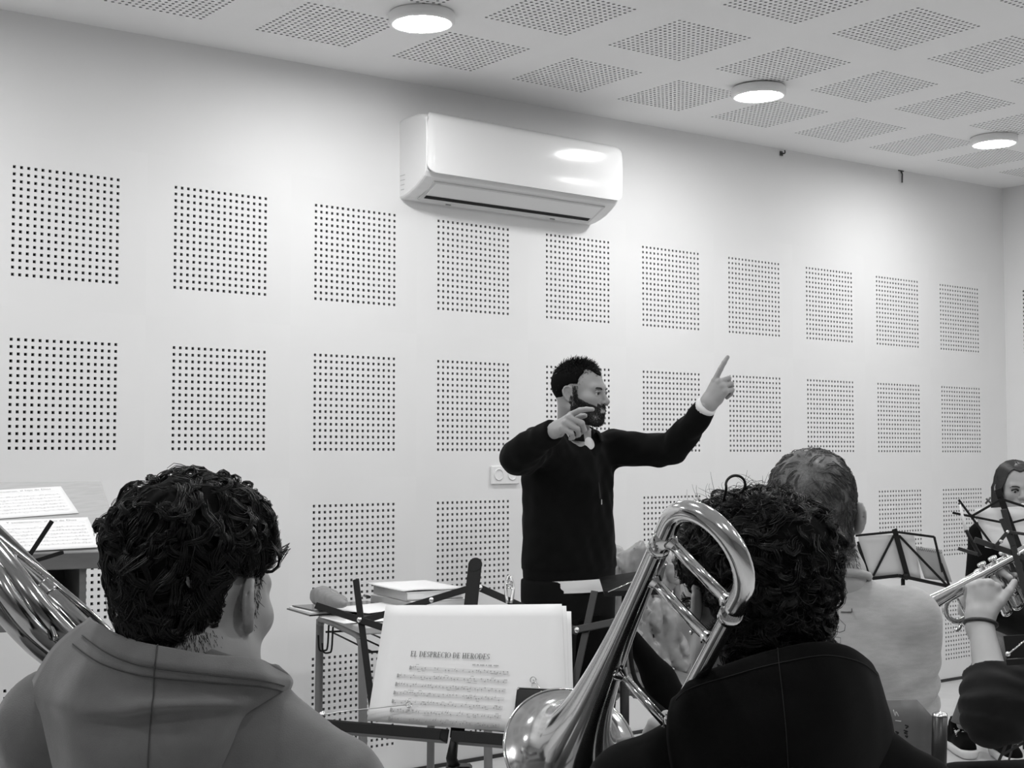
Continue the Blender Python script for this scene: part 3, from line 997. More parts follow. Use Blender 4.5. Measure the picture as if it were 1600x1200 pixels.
# folder, papers and books on the desk
fo = thing('ring_folder', 'thin dark-edged folder poking over the desk\'s left end', 'folder', dsk(.05, .52, DZ))
mk('cover', *obox(dsk(.06, .50, DZ + .0035), nrm(dex + dey * .12), nrm(dey - dex * .12), UPV, .16, .12, .0025, .001), 'phone_black', fo)
mk('pages', *obox(dsk(.062, .50, DZ + .0095), nrm(dex + dey * .12), nrm(dey - dex * .12), UPV, .155, .115, .0035), 'paper', fo)
mk('cover', *obox(dsk(.07, .49, DZ + .0165), nrm(dex + dey * .2), nrm(dey - dex * .2), nrm(UPV - dex * .03), .15, .115, .002, .001), 'phone_black', fo)
paper(.10, .22, .15, .297, .21, DZ + .004, 'white sheet lying flat at the near end of the desk', curl=.001)
paper(.24, .16, -.3, .21, .297, DZ + .009, 'white sheet under the music stand arm on the desk', curl=.001)
paper(.16, .36, .5, .297, .21, DZ + .022, 'white sheet lying under the soft grey pencil case', curl=.002)

def pouch():
    a = onz(497, 928, DZ + .06); b = onz(538, 950, DZ + .045)
    t = thing('pencil_case', 'soft grey pencil case lying on the papers at the desk\'s left', 'pencil case', (a + b) / 2 * np.array([1, 1, 0]) + UPV * (DZ + .02))
    ax = nrm(b - a); ax[2] = 0; ax = nrm(ax); sd = np.cross(UPV, ax)
    R = np.array([ax, sd, UPV]).T
    c = (a + b) / 2; c[2] = DZ + .058; L = np.linalg.norm((b - a)[:2]) / 2
    L = max(L, .085)
    def fn(P):
        q = (P - c) @ R
        w = .036 - .010 * (q[:, 0] / L); hh = .028 - .012 * (q[:, 0] / L)
        d = (np.abs(q[:, 0]) / L) ** 4 + (np.abs(q[:, 1]) / w) ** 2.6 + (np.abs(q[:, 2]) / hh) ** 2.6
        return (d ** .33 - 1) * .025 + .0016 * wav(P, 26, 5, 3)
    mk('body', *sdf_mesh(fn, *bounds([a, b, c], .09), .0045), 'pouch', t, True)
    mk('zip', *tube([c - ax * L * .9 + UPV * .022 + sd * .012, c + UPV * .029, c + ax * L * .9 + UPV * .012 + sd * .01], .0018, 6), 'mark_grey', t, True)
pouch()

def book(cx, cy, rot, w, h, z, th, lab, cover='book_grey'):
    ex = dex * math.cos(rot) + dey * math.sin(rot); ey = np.cross(UPV, ex)
    c = dsk(cx, cy, z)
    t = thing('book', lab, 'book', c, 'books stacked on the desk')
    mk('pages', *obox(c + UPV * th / 2, ex, ey, UPV, w / 2 - .003, h / 2 - .003, th / 2 - .003, .002), 'paper', t)
    mk('cover', *obox(c + UPV * .0015, ex, ey, UPV, w / 2, h / 2, .0015, .0006), cover, t)
    mk('cover', *obox(c + UPV * (th - .0015), ex, ey, UPV, w / 2, h / 2, .0015, .0006), 'paper', t)
    mk('spine', *obox(c + UPV * th / 2 - ex * (w / 2 - .001), ex, ey, UPV, .002, h / 2, th / 2, .001), cover, t)
book(.340, .47, .22, .23, .30, DZ + .001, .042, 'thick white book with a grey spine at the bottom of the desk\'s stack')
book(.34, .48, .12, .22, .30, DZ + .0445, .030, 'white-covered book in the middle of the desk\'s stack')
s_, o_ = paper(.33, .48, .16, .24, .30, DZ + .083, 'bundle of white paper on top of the desk\'s book stack', th=.004, curl=.004, name='paper_bundle')
def pen(a, b, z, lab, m1, m2):
    A, B = onz(*a, z), onz(*b, z); A[2] = z + .005; B[2] = z + .005
    t = thing('pen', lab, 'pen', np.array([A[0], A[1], z]), 'pens on the desk')
    mk('barrel', *tube([A, A + (B - A) * .55], .0048, 10), m1, t, True)
    mk('cap', *tube([A + (B - A) * .55, B], .0056, 10), m2, t, True)
pen((560, 930), (577, 935), DZ + .012, 'white marker with a dark cap beside the book stack', 'rubber_white', 'phone_black')
pen((582, 938), (602, 944), DZ + .012, 'black marker pen beside the book stack', 'phone_black', 'phone_black')
pen((606, 950), (590, 945), DZ + .012, 'white pen with a dark tip leaning by the books', 'rubber_white', 'dark_steel')

# small clip of bent metal standing on the music stand arm
cl = thing('metal_clip', 'small chrome clip standing up on the near music stand\'s right arm', 'clip', onA(793, 942, -.01))
a, b = onA(793, 940, -.012), onA(793, 897, -.012)
for s in (-1, 1):
    mk('prong', *tube(crom(np.array([a + exA * .004 * s, a + (b - a) * .4 + exA * .0075 * s, a + (b - a) * .7 + exA * .007 * s, b + exA * .002 * s]), 4), .0038, 8), 'steel', cl, True)
mk('spring', *tube(np.array([a + (b - a) * .5 + .007 * (math.cos(k) * exA + math.sin(k) * nA) + UPV * .0012 * k for k in np.linspace(0, 15, 40)]), .0015, 5), 'silver', cl, True)

# ------------------------------------------------------------------ chairs
def chair(base, yaw, label, cat='chair', back_off=.175, seat_z=.402, back_z=(.66, .865), matb='wood_mid', group='school chairs'):
    r, f, u = np.array([math.cos(yaw), -math.sin(yaw), 0.0]), np.array([math.sin(yaw), math.cos(yaw), 0.0]), UPV
    base = np.array([base[0], base[1], 0.0])
    t = thing('school_chair', label, cat, base, group)
    hw = .187
    S = np.array([[base + r * x + f * y + u * (seat_z - .012 * max(0, (abs(x) / .2)) ** 2 * 0 + (-.02 * max(0, (y - .14) / .06) ** 2 if y > .14 else 0)) for y in np.linspace(-.17, .20, 9)] for x in np.linspace(-.19, .19, 9)])
    mk('seat', *solid_patch(S, .012), matb, t, True)
    rows = []
    for x in np.linspace(-1, 1, 13):
        e = 1 - abs(x); drop = .035 * (1 - min(e / .16, 1)) ** 2
        z0, z1 = back_z[0] + drop, back_z[1] - drop
        rows.append([base - f * (back_off + .018 * (1 - x * x) - .03 * 0 + .05 * (zz - .42)) + r * (hw + .004) * x + u * zz for zz in np.linspace(z0, z1, 7)])
    bkp = mk('backrest', *solid_patch(np.array(rows), .009), matb, t, True)
    posts = []
    for s in (-1, 1):
        top = base - f * (back_off + .034 + .05 * (back_z[1] - .03 - .42)) + r * s * (hw + .004); top[2] = back_z[1] - .022
        p = [top, base - f * (back_off + .012) + r * s * hw + u * (seat_z + .03), base - f * .20 + r * s * .185 + u * (seat_z - .04), base - f * .24 + r * s * .19 + u * .01]
        mk('back_post', *tube(crom(np.array(p), 5), .0132, 14), 'tube_dark', t, True)
        mk('post_cap', *lathe([(.0135, 0), (.0125, .004), (.006, .007), (0, .0075)], top, UPV, 14), 'rivet', t, True)
        mk('front_leg', *tube([base + f * .17 + r * s * .175 + u * (seat_z - .016), base + f * .20 + r * s * .19 + u * .01], .0125, 12), 'tube_dark', t, True)
        mk('side_rail', *tube([base + f * .17 + r * s * .175 + u * (seat_z - .02), base - f * .19 + r * s * .185 + u * (seat_z - .02)], .0115, 12), 'tube_dark', t, True)
    mk('cross_rail', *tube([base - f * .19 - r * .185 + u * (seat_z - .03), base - f * .19 + r * .185 + u * (seat_z - .03)], .010, 12), 'tube_dark', t, True)
    return t, bkp, (r, f, u)
mat('tube_dark', .018, .35, spec=.5)

# ================================================================== PEOPLE
CYAW = 0.6689
def frame(yaw):
    """person facing yaw (from +Y toward +X): right, forward, up"""
    return (np.array([math.cos(yaw), -math.sin(yaw), 0.0]), np.array([math.sin(yaw), math.cos(yaw), 0.0]), np.array([0, 0, 1.0]))

def head_axes(yaw, pitch=0.0, roll=0.0):
    """rows: right, forward, up of a head; pitch>0 looks up, roll>0 tips toward its right shoulder"""
    r, f, u = frame(yaw)
    f2 = f * math.cos(pitch) + u * math.sin(pitch); u2 = u * math.cos(pitch) - f * math.sin(pitch)
    r3 = r * math.cos(roll) - u2 * math.sin(roll); u3 = u2 * math.cos(roll) + r * math.sin(roll)
    return np.array([r3, f2, u3])

def head_local(P, female=False, ears=(True, True)):
    Q = P.copy(); Q[:, 0] = np.abs(Q[:, 0])
    d = ell(P, (0, -.014, .040), (.0745, .094, .084))
    d = smin(d, ell(P, (0, .028, -.014), (.0605, .064, .086)), .035)
    d = smin(d, cap(Q, (.050, .002, -.052), (.016, .066, -.090), .017, .018), .03)
    d = smin(d, ell(P, (0, .072, -.090), (.021, .018, .018)), .02)
    d = smin(d, cap(Q, (.040, .074, .022), (.0, .083, .018), .011, .012), .018)
    d = smin(d, ell(Q, (.043, .056, -.018), (.022, .026, .022)), .02)
    d = smax(d, -ell(Q, (.031, .097, .002), (.017, .014, .011)), .012)
    d = smin(d, cap(P, (0, .086, .010), (0, .108, -.026), .007, .0115), .010)
    d = smin(d, ell(Q, (.012, .098, -.030), (.0085, .010, .0075)), .008)
    d = smin(d, ell(P, (0, .078, -.056), (.030, .018, .022)), .015)
    d = smin(d, cap(Q, (.020, .086, -.053), (.0, .0955, -.050), .0035, .0055), .006)
    d = smin(d, cap(Q, (.017, .086, -.060), (.0, .093, -.0625), .004, .0065), .006)
    # ears
    if ears:
        E = Q - np.array([.076, -.008, -.004])
        # ear plane tipped back and flared out
        ca, sa = math.cos(.45), math.sin(.45)
        ex = E[:, 0] * ca + E[:, 1] * sa; ey = -E[:, 0] * sa + E[:, 1] * ca
        E2 = np.stack([ex, ey * math.cos(.2) + E[:, 2] * math.sin(.2), -ey * math.sin(.2) + E[:, 2] * math.cos(.2)], 1)
        pl = ell(E2, (.002, -.002, .002), (.0055, .0165, .030))
        rim = [(0, .010, .004), (.003, .012, .018), (.006, .004, .029), (.008, -.008, .029), (.009, -.017, .018), (.009, -.018, .002),
               (.008, -.012, -.014), (.005, -.003, -.024), (.003, .004, -.027)]
        rd = [.0030, .0034, .0036, .0036, .0036, .0035, .0038, .0055, .0055]
        pl = smin(pl, chain(E2, [np.array(a) for a in rim], rd), .003)
        pl = smax(pl, -ell(E2, (.010, .001, .000), (.0065, .0075, .012)), .004)
        pl = smax(pl, -ell(E2, (.012, -.006, .014), (.0055, .0065, .010)), .004)
        pl = smin(pl, ell(E2, (.005, .010, -.004), (.004, .004, .007)), .004)
        d = smin(d, pl, .006)
    return d

def skull_local(P):
    d = ell(P, (0, -.014, .040), (.0745, .094, .084))
    return smin(d, ell(P, (0, .028, -.014), (.0605, .064, .086)), .035)

def skull_field(O, A, s=1.0, neck=None):
    O = np.asarray(O, float)
    def f(P):
        d = s * skull_local(((P - O) @ A.T) / s)
        if neck is not None: d = smin(d, cap(P, *neck), .022)
        return d
    return f

def head_field(O, A, s=1.0, **kw):
    O = np.asarray(O, float)
    return lambda P: s * head_local(((P - O) @ A.T) / s, **kw)

def hl(O, A, s, p):
    """head-local point to world"""
    return np.asarray(O, float) + s * (np.asarray(p, float) @ A)

def hand_field(W, A, side, curls, spread=(.12, .02, -.06, -.16), thumb=None, s=1.0, fore=None):
    """W wrist, A rows: across (thumb side when side=+1), toward fingers, back of hand"""
    W = np.asarray(W, float)
    mcp = [(.027, .088, .002), (.008, .093, .005), (-.011, .088, .003), (-.028, .078, -.002)]
    ln = [(.044, .026, .022), (.048, .030, .023), (.044, .028, .022), (.035, .021, .019)]
    rr = [(.0105, .0092, .0082, .0070), (.0105, .0094, .0084, .0072), (.0100, .0090, .0080, .0070), (.0092, .0080, .0072, .0063)]
    fingers = []
    for i in range(4):
        p = np.array(mcp[i]); pts = [p]; th = 0
        for k in range(3):
            th += curls[i][k]
            dirv = np.array([math.sin(spread[i]) * math.cos(th), math.cos(spread[i]) * math.cos(th), -math.sin(th)])
            p = p + dirv * ln[i][k]; pts.append(p)
        fingers.append((pts, rr[i]))
    if thumb is None:
        thumb = [(.022, .018, -.006), (.044, .046, -.016), (.056, .074, -.022), (.062, .098, -.026)]
    thumb = [np.array(t) for t in thumb]
    sgn = np.array([side, 1, 1.0])
    def f(P):
        L = ((P - W) @ A.T) / s * sgn
        d = cap(L * np.array([.85, 1, 1.15]), (0, -.022, 0), (0, .012, -.001), .025, .026)
        for i in range(4):
            m = np.array(mcp[i])
            d = smin(d, cap(L, m * np.array([.55, .15, 1]) + np.array([0, 0, -.003]), m + np.array([0, -.004, -.003]), .016, .0125), .014)
        d = smin(d, cap(L, (.018, .03, -.012), (-.020, .04, -.012), .014, .013), .014)
        for pts, r in fingers:
            d = smin(d, chain(L, pts, r, .003), .006)
        d = smin(d, chain(L, thumb, (.0165, .0125, .0105, .0080), .004), .010)
        return d * s
    return f

def join_meshes(parts):
    V = []; F = []; n = 0
    for v, f in parts:
        V.append(v); F += [[i + n for i in q] for q in (f.tolist() if isinstance(f, np.ndarray) else f)]; n += len(v)
    return np.vstack(V), F


# ------------------------------------------------------------------ hair
def fib(n):
    i = np.arange(n) + .5
    ph = np.arccos(1 - 2 * i / n); th = math.pi * (1 + 5 ** .5) * i
    return np.stack([np.cos(th) * np.sin(ph), np.sin(th) * np.sin(ph), np.cos(ph)], 1)

def project(fn, O, D, rmax=.22, n=26):
    """outermost zero of fn along directions D from O"""
    t = np.full(len(D), rmax)
    for _ in range(n):
        d = fn(O + D * t[:, None]); t = np.maximum(t - d * .95, 0)
    return O + D * t[:, None]

def normals(fn, P, e=.002):
    g = np.stack([fn(P + np.eye(3)[i] * e) - fn(P - np.eye(3)[i] * e) for i in range(3)], 1)
    return g / (np.linalg.norm(g, axis=1)[:, None] + 1e-12)

def clump_hair(fn, roots, flow, length, K, lift, wave, wfreq, rad, seed=0, droop=0.0, hug=.8, jitter=.25, curl=0.0):
    """locks lying on the surface fn: march along the flow field, waving as they go"""
    g = np.random.default_rng(seed)
    N = len(roots); P = roots.copy()
    L = length * g.uniform(.6, 1.25, N); st = L / (K - 1)
    ph = g.uniform(0, 6.28, N); fr = wfreq * g.uniform(.7, 1.3, N)
    out = np.zeros((N, K, 3)); rd = np.zeros((N, K))
    ang = g.normal(0, jitter, N)
    lf = lift * g.uniform(.2, 1.0, N)
    for k in range(K):
        n = normals(fn, P)
        t = flow(P, n); t = t - n * (t * n).sum(1)[:, None]; t /= np.linalg.norm(t, axis=1)[:, None] + 1e-9
        b = np.cross(n, t)
        a = ang + curl * k / (K - 1) * np.sign(ang + 1e-6)
        t2 = t * np.cos(a)[:, None] + b * np.sin(a)[:, None]; b2 = np.cross(n, t2)
        u = k / (K - 1)
        w = np.sin(ph + fr * u * 6.283) * wave; w2 = np.cos(ph + fr * u * 6.283) * wave * .7
        out[:, k] = P + b2 * w[:, None] * min(1, u * 3) + n * (lf * math.sin(min(u * 1.25, 1) * 2.6) + w2 * min(1, u * 2))[:, None]
        rd[:, k] = rad * (1 - .75 * u ** 2.2) * (0.55 + .45 * min(1, u * 5))
        P = P + t2 * st[:, None]; P[:, 2] -= droop * st
        d = fn(P); P = P - normals(fn, P) * (d * hug)[:, None]
    rd *= g.uniform(.6, 1.25, N)[:, None]
    return out, rd

def lock_hair(fn, roots, flow, length, K, lift, wave, wfreq, kids, wid, rad, seed=0, **kw):
    """guides on the surface, each carrying a sheaf of fine hairs that close up toward the tip"""
    p, rd = clump_hair(fn, roots, flow, length, K, lift, wave, wfreq, rad, seed, **kw)
    ok = (np.abs(fn(p.reshape(-1, 3)).reshape(len(p), K)) < .024).all(1); p = p[ok]; rd = rd[ok]
    g = np.random.default_rng(seed + 100); N = len(p)
    T = np.gradient(p, axis=1); T /= np.linalg.norm(T, axis=2)[:, :, None] + 1e-12
    n = normals(fn, p.reshape(-1, 3)).reshape(p.shape)
    b = np.cross(T, n); b /= np.linalg.norm(b, axis=2)[:, :, None] + 1e-12
    u = np.linspace(0, 1, K)[None, None, :, None]
    ob = g.normal(0, wid, (N, kids, 1, 1)); on = g.normal(0, wid * .45, (N, kids, 1, 1))
    sp = 1 - .62 * np.sin(u * 1.57) ** 2
    ph = g.uniform(0, 6.28, (N, kids, 1, 1))
    q = p[:, None] + b[:, None] * (ob * sp + wid * .25 * np.sin(ph + u * 7)) + n[:, None] * (on * sp)
    # unequal ends
    q = q + (p[:, None, -1:, :] - p[:, None, -2:-1, :]) * (g.uniform(-.9, .8, (N, kids, 1, 1)) * u ** 3)
    r = np.broadcast_to(rd[:, None], (N, kids, K)) * g.uniform(.7, 1.2, (N, kids, 1))
    return q.reshape(-1, K, 3), r.reshape(-1, K)

def fly_hair(roots, dirs, length, K, curl, rad, seed=0):
    g = np.random.default_rng(seed); N = len(roots)
    L = length * g.uniform(.4, 1.3, N)
    side = g.normal(size=(N, 3)); side -= dirs * (side * dirs).sum(1)[:, None]; side /= np.linalg.norm(side, axis=1)[:, None]
    s2 = np.cross(dirs, side)
    ph = g.uniform(-.5, .5, N); tot = curl * g.uniform(.3, 1.2, N)
    out = np.zeros((N, K, 3)); P = roots.copy()
    for k in range(K):
        out[:, k] = P
        a = tot * k / (K - 1)
        d = dirs * np.cos(a)[:, None] + side * np.sin(a)[:, None] + s2 * (ph * .5)[:, None]
        P = P + d * (L / (K - 1))[:, None]
    rd = np.full((N, K), rad) * np.linspace(1, .35, K)[None]
    return out, rd

# ================================================================== conductor
def conductor():
    bo = at(888, 700, 4.98); base = np.array([bo[0], bo[1], 0])
    t = thing('person', 'standing conductor in black quarter-zip sweater with both arms raised, pointing', 'person', base)
    byaw = CYAW + math.pi - .70          # facing us, turned toward picture right
    r, f, u = frame(byaw)
    HO = at(906, 616, 4.95); hs = .98
    HA = head_axes(CYAW + math.pi / 2 + .50, -.03, .0)
    hf = head_field(HO, HA, hs)
    sR = at(848, 698, 4.86); sL = at(955, 700, 5.08)
    eR = at(806, 716, 4.66); wR = at(866, 672, 4.50)
    eL = at(1052, 702, 4.96); wL = at(1104, 634, 4.82)
    nb = at(897, 690, 4.99)
    O = base
    # --- body (skin): head, neck, trunk, arms, legs
    rows = [(.80, .150, .105, 0, 0), (.95, .150, .105, 0, 0), (1.15, .16, .11, 0, 0), (1.30, .155, .10, 0, 0), (1.40, .10, .07, 0, 0)]
    hipR = base + r * .085 + u * .86; hipL = base - r * .085 + u * .86
    def skin(P):
        d = hf(P)
        d = smin(d, cap(P, hl(HO, HA, hs, (0, -.028, -.04)), nb, .054, .060), .022)
        return d
    def trunk(P):
        d = stack(P, O, r, f, rows)
        d = smin(d, chain(P, [sR, eR, wR], [.045, .036, .026]), .03)
        d = smin(d, chain(P, [sL, eL, wL], [.045, .036, .026]), .03)
        for h, sx in ((hipR, .10), (hipL, -.10)):
            d = smin(d, chain(P, [h, base + r * sx + f * .02 + u * .47, base + r * sx + u * .09], [.075, .05, .036]), .02)
        return smin(d, cap(P, nb - u * .02, nb - u * .12, .040, .045), .02)
    parts = [sdf_mesh(skin, *bounds([HO, nb - u * .02], .15), .0035)]
    parts.append(sdf_mesh(trunk, *bounds([sR, eR, wR, wL, eL, base, nb, base + r * .2], .12), .014))
    # right hand (picture left): pointing at the players, index and thumb out, others curled
    yv = nrm(at(895, 652, 4.40) - wR)
    bk = nrm(nrm(UP * .75 - RT * .45 - FW * .5) - yv * np.dot(nrm(UP * .75 - RT * .45 - FW * .5), yv))
    A = np.array([np.cross(yv, bk), yv, bk])
    cur = [(.15, .25, .2), (1.0, 1.25, .8), (1.1, 1.3, .8), (1.1, 1.3, .8)]
    parts.append(sdf_mesh(hand_field(wR, A, -1, cur, thumb=[(.022, .018, -.008), (.046, .044, -.020), (.058, .070, -.030), (.056, .094, -.036)], s=1.0), *bounds([wR, wR + yv * .19], .09), .0028))
    # left hand (picture right): index pointing up and right, back of the hand to us
    yv = nrm(at(1136, 586, 4.80) - wL)
    bk0 = nrm(-FW * .75 - RT * .55 + UP * .2)
    bk = nrm(bk0 - yv * np.dot(bk0, yv)); A2 = np.array([np.cross(yv, bk), yv, bk])
    cur = [(-.05, .12, .1), (1.0, 1.3, .8), (1.1, 1.35, .9), (1.1, 1.35, .9)]
    parts.append(sdf_mesh(hand_field(wL, A2, -1, cur, thumb=[(.020, .020, -.014), (.036, .050, -.034), (.026, .078, -.044), (.006, .088, -.046)], s=1.0), *bounds([wL, wL + yv * .2], .09), .0028))
    V, F = join_meshes(parts)
    mk('body', V, F, 'skin', t, True)
    # --- sweater
    srows = [(.845, .178, .130, 0, .0), (.87, .188, .140, 0, .004), (.91, .190, .142, 0, .006), (1.0, .186, .138, 0, .006), (1.10, .182, .132, 0, .004), (1.22, .186, .130, 0, 0), (1.31, .172, .115, 0, -.005),
             (1.37, .135, .090, 0, -.012), (1.405, .088, .072, 0, -.012)]
    cuffR = eR + (wR - eR) * .99; cuffL = eL + (wL - eL) * .95
    def sweater(P):
        d = stack(P, O, r, f, srows)
        aR = chain(P, [sR, eR, cuffR], [.072, .057, .040])
        aL = chain(P, [sL, eL, cuffL], [.070, .056, .039])
        fold = .0065 * wav(P * np.array([1, 1, .55]), 8, 6) + .0028 * wav(P, 20, 6, 5)
        d = smin(d, aR, .05); d = smin(d, aL, .05)
        z = P[:, 2]
        d = d + fold * np.clip((z - .88) / .05, .0, 1)
        d = np.where(z < .905, d + .004, d)            # ribbed hem drawn in
        d = smax(d, .848 - z, .004)                      # cut at the hem
        # end the sleeves at the wrist
        for c, e in ((cuffR, eR), (cuffL, eL)):
            ax = nrm(c - e); q = P - c
            near = np.linalg.norm(q, axis=1) < .10
            d = np.where(near, np.maximum(d, q @ ax), d)
        # neck opening
        d = smax(d, -cap(P, nb - u * .012, nb + u * .2, .060, .066), .006)
        d = smax(d, -cap(P, nb + f * .075 + u * .06, nb + f * .105 - u * .045, .040, .006), .006)
        return d
    sw = mk('sweater', *sdf_mesh(sweater, *bounds([sR, eR, wR, wL, eL, base + u * .84, nb + u * .05, base + r * .1], .10), .0065), 'cloth_knit', t, True)
    # stand-up collar, open at the throat, white shirt below
    cen = nb + u * .034
    fr = nrm(f * .9 + r * .0)
    pts = []
    for a in np.linspace(.38, 2 * math.pi - .38, 26):
        rad = .079
        pts.append(cen + rad * (math.cos(a) * fr + math.sin(a) * r) - u * (.030 * (1 + math.cos(a)) / 2))
    pts = np.array(pts)
    S = np.stack([pts - u * .022, pts - u * .003, pts + u * .018 + (pts - cen) * .03, pts + u * .028 + (pts - cen) * .12, pts + u * .018 + (pts - cen) * .22, pts + u * .002 + (pts - cen) * .30], 0)
    mk('collar', *solid_patch(loft(S, 3, 2), .003), 'cloth_knit', sw, True)
    zb = cen + fr * .07 - u * .03
    mk('shirt_collar', *sdf_mesh(lambda P: np.maximum(np.abs(cap(P, nb - u * .02, nb + u * .03, .064, .060)) - .002, np.abs((P - nb) @ u - .0) - .026), *bounds([nb], .11), .004), 'cloth_white', t, True)
    mk('shirt_neck', *sdf_mesh(lambda P: ell(P, nb + fr * .038 - u * .022, (.050, .050, .050)), *bounds([nb + fr * .038 - u * .022], .06), .004), 'cloth_white', t, True)
    # zip placket
    pl = [nb + fr * q + u * z for q, z in ((.074, -.055), (.105, -.10), (.126, -.15), (.134, -.20))]
    mk('zip', *tube(crom(pl, 4), .003, 8), 'seam', sw, True)
    mk('zip_pull', *obox(pl[-1] + f * .006 - u * .012, r, f, u, .0025, .002, .009, .001), 'rivet', sw)
    # white shirt tail below the hem
    tails = []
    for a in np.linspace(-.35, 1.35, 14):
        p = base + math.sin(a) * .180 * r + math.cos(a) * .136 * f
        tails.append(p)
    tails = np.array(tails)
    S = np.stack([tails + u * .875, tails + u * .848 + .002 * f, tails + u * .836, tails + u * .827], 0)
    mk('shirt_hem', *solid_patch(loft(S, 3, 2), .003), 'cloth_white', t, True)
    # trousers
    def trou(P):
        d = stack(P, O, r, f, [(.74, .166, .120, 0, 0), (.80, .176, .132, 0, 0), (.86, .174, .131, 0, 0)])
        for h, sx in ((hipR, .105), (hipL, -.105)):
            d = smin(d, chain(P, [h, base + r * sx + f * .02 + u * .47, base + r * sx * 1.05 + u * .07], [.098, .078, .062]), .03)
        d = d + .004 * wav(P * np.array([1, 1, .5]), 8, 6, 3)
        return smax(d, P[:, 2] - .872, .004)
    mk('trousers', *sdf_mesh(trou, *bounds([base, base + u * .9, base + r * .22, base - r * .22], .17), .009), 'cloth_trouser', t, True)
    for sx in (.105, -.105):
        c = base + r * sx
        mk('shoe', *sdf_mesh(lambda P, c=c: smax(smin(cap(P, c - f * .05 + u * .045, c + f * .13 + u * .03, .042, .036), cap(P, c - f * .03 + u * .05, c - f * .03 + u * .10, .04, .036), .03), .002 - P[:, 2], .004), *bounds([c, c + f * .1 + u * .1], .1), .007), 'leather', t, True)
    # eyes, brows, mouth
    for s in (-1, 1):
        e = mk('eye', *sphere(hl(HO, HA, hs, (s * .031, .079, .003)), .0115, 14, 10), 'eye_white', t, True)
        mk('iris', *sphere(hl(HO, HA, hs, (s * .031 + .002, .0875, .002)), .0056, 10, 8), 'iris', e, True)
        lid = [hl(HO, HA, hs, q) for q in ((s * .017, .0885, .004), (s * .026, .0935, .010), (s * .036, .0925, .010), (s * .045, .084, .005))]
        mk('eyelid', *tube(crom(lid, 4), .0026, 6), 'skin', e, True)
    # hair: short, longer on top, beard and moustache
    sk = skull_field(HO, HA, hs)
    hairy = hf
    D = fib(7000) @ HA
    R = project(sk, HO + .02 * HA[2], D)
    L = ((R - HO) @ HA.T) / hs
    x, y, z = L[:, 0], L[:, 1], L[:, 2]
    ax = np.abs(x)
    line = .062 + .030 * np.clip((ax - .045) / .03, 0, 1) * -1 + np.where((ax > .022) & (ax < .055), .018, 0)   # receding temples
    scalp = ((z > line) & (y > -.01)) | ((y < .006) & (z > -.012 - .45 * np.clip(-.02 - y, 0, .1))) | ((y < .035) & (z > .030) & (ax > .05))
    scalp &= ~((ax > .068) & (z < .034) & (y > -.030))
    n = normals(sk, R)
    top = np.clip((z - .06) / .05, 0, 1)
    g = np.random.default_rng(3)
    idx = np.where(scalp)[0]
    dirs = nrm_rows(n[idx] * (.40 + .15 * top[idx])[:, None] + HA[1] * (.60 * top[idx])[:, None] - HA[2] * (.75 * (1 - top[idx]))[:, None] - HA[1] * (.35 * (1 - top[idx]))[:, None] + g.normal(0, .22, (len(idx), 3)))
    p1, r1 = fly_hair(R[idx] - n[idx] * .002, dirs, .012, 4, .5, .0011, 5)
    Ls = (.006 + .015 * top[idx])
    p1 = R[idx][:, None, :] + (p1 - p1[:, :1]) * (Ls / .012)[:, None, None] - n[idx][:, None, :] * .002
    hv, hfv = strands(p1, r1 * 1.25)
    # under-cap so that no scalp shines through
    def capf(P):
        d = sk(P) - .0030
        Lc = ((P - HO) @ HA.T) / hs
        xx, yy, zz = np.abs(Lc[:, 0]), Lc[:, 1], Lc[:, 2]
        m1 = .066 - zz + .022 * np.exp(-((xx - .040) / .017) ** 2) - .012 * np.clip((xx - .052) / .02, 0, 1)
        m2 = np.maximum(yy + .012, -.004 - zz - .4 * np.clip(-.02 - yy, 0, .1))
        m3 = np.maximum(np.maximum(yy - .026, .034 - zz), .05 - xx)
        d = smax(d, smin(smin(m1, m2, .012), m3, .012) * .8, .004)
        return np.maximum(d, -(sk(P) + .004))
    cv = sdf_mesh(capf, *bounds([HO + HA[2] * .03], .135), .0035)
    stuff(mk('hair', hv, hfv, 'hair_black', t, True))
    mk('under_hair', *cv, 'hair_base', t, True)
    # beard
    jaw = (z < -.018 - .25 * np.clip(y - .02, -.1, .05)) & (y > -.005) & (z > -.118)
    jaw &= ~((ax < .020) & (z > -.068) & (z < -.048)) 
    jaw &= ~((y > .045) & (z > -.044) & (ax > .034))
    jaw &= ~((ax < .03) & (z > -.038))
    D2 = fib(22000) @ HA
    R2 = project(hairy, HO - .035 * HA[2] + .01 * HA[1], D2)
    L2 = ((R2 - HO) @ HA.T) / hs
    x2, y2, z2 = np.abs(L2[:, 0]), L2[:, 1], L2[:, 2]
    b = (y2 > -.002) & (z2 < -.008) & (z2 > -.13)
    cheek = -.006 - .52 * np.clip(y2 - .012, 0, .07)
    b &= (z2 < cheek) | ((z2 < -.033) & (z2 > -.050) & (x2 < .029) & (y2 > .06)) 
    b &= ~((x2 < .019) & (z2 > -.066) & (z2 < -.049))
    b &= ~((x2 < .012) & (y2 > .1) & (z2 > -.038))
    b |= (y2 > .004) & (y2 <= .024) & (z2 < .030) & (z2 > -.12) & (x2 > .045) & (x2 < .074)
    idx = np.where(b)[0]
    n2 = normals(hf, R2[idx])
    dirs = nrm_rows(n2 * .32 - HA[2] * .85 + HA[1] * .2 + g.normal(0, .25, (len(idx), 3)))
    p2, r2 = fly_hair(R2[idx] - n2 * .001, dirs, .0075, 3, .4, .00135, 9)
    stuff(mk('beard', *strands(p2, r2), 'hair_dark', t, True))
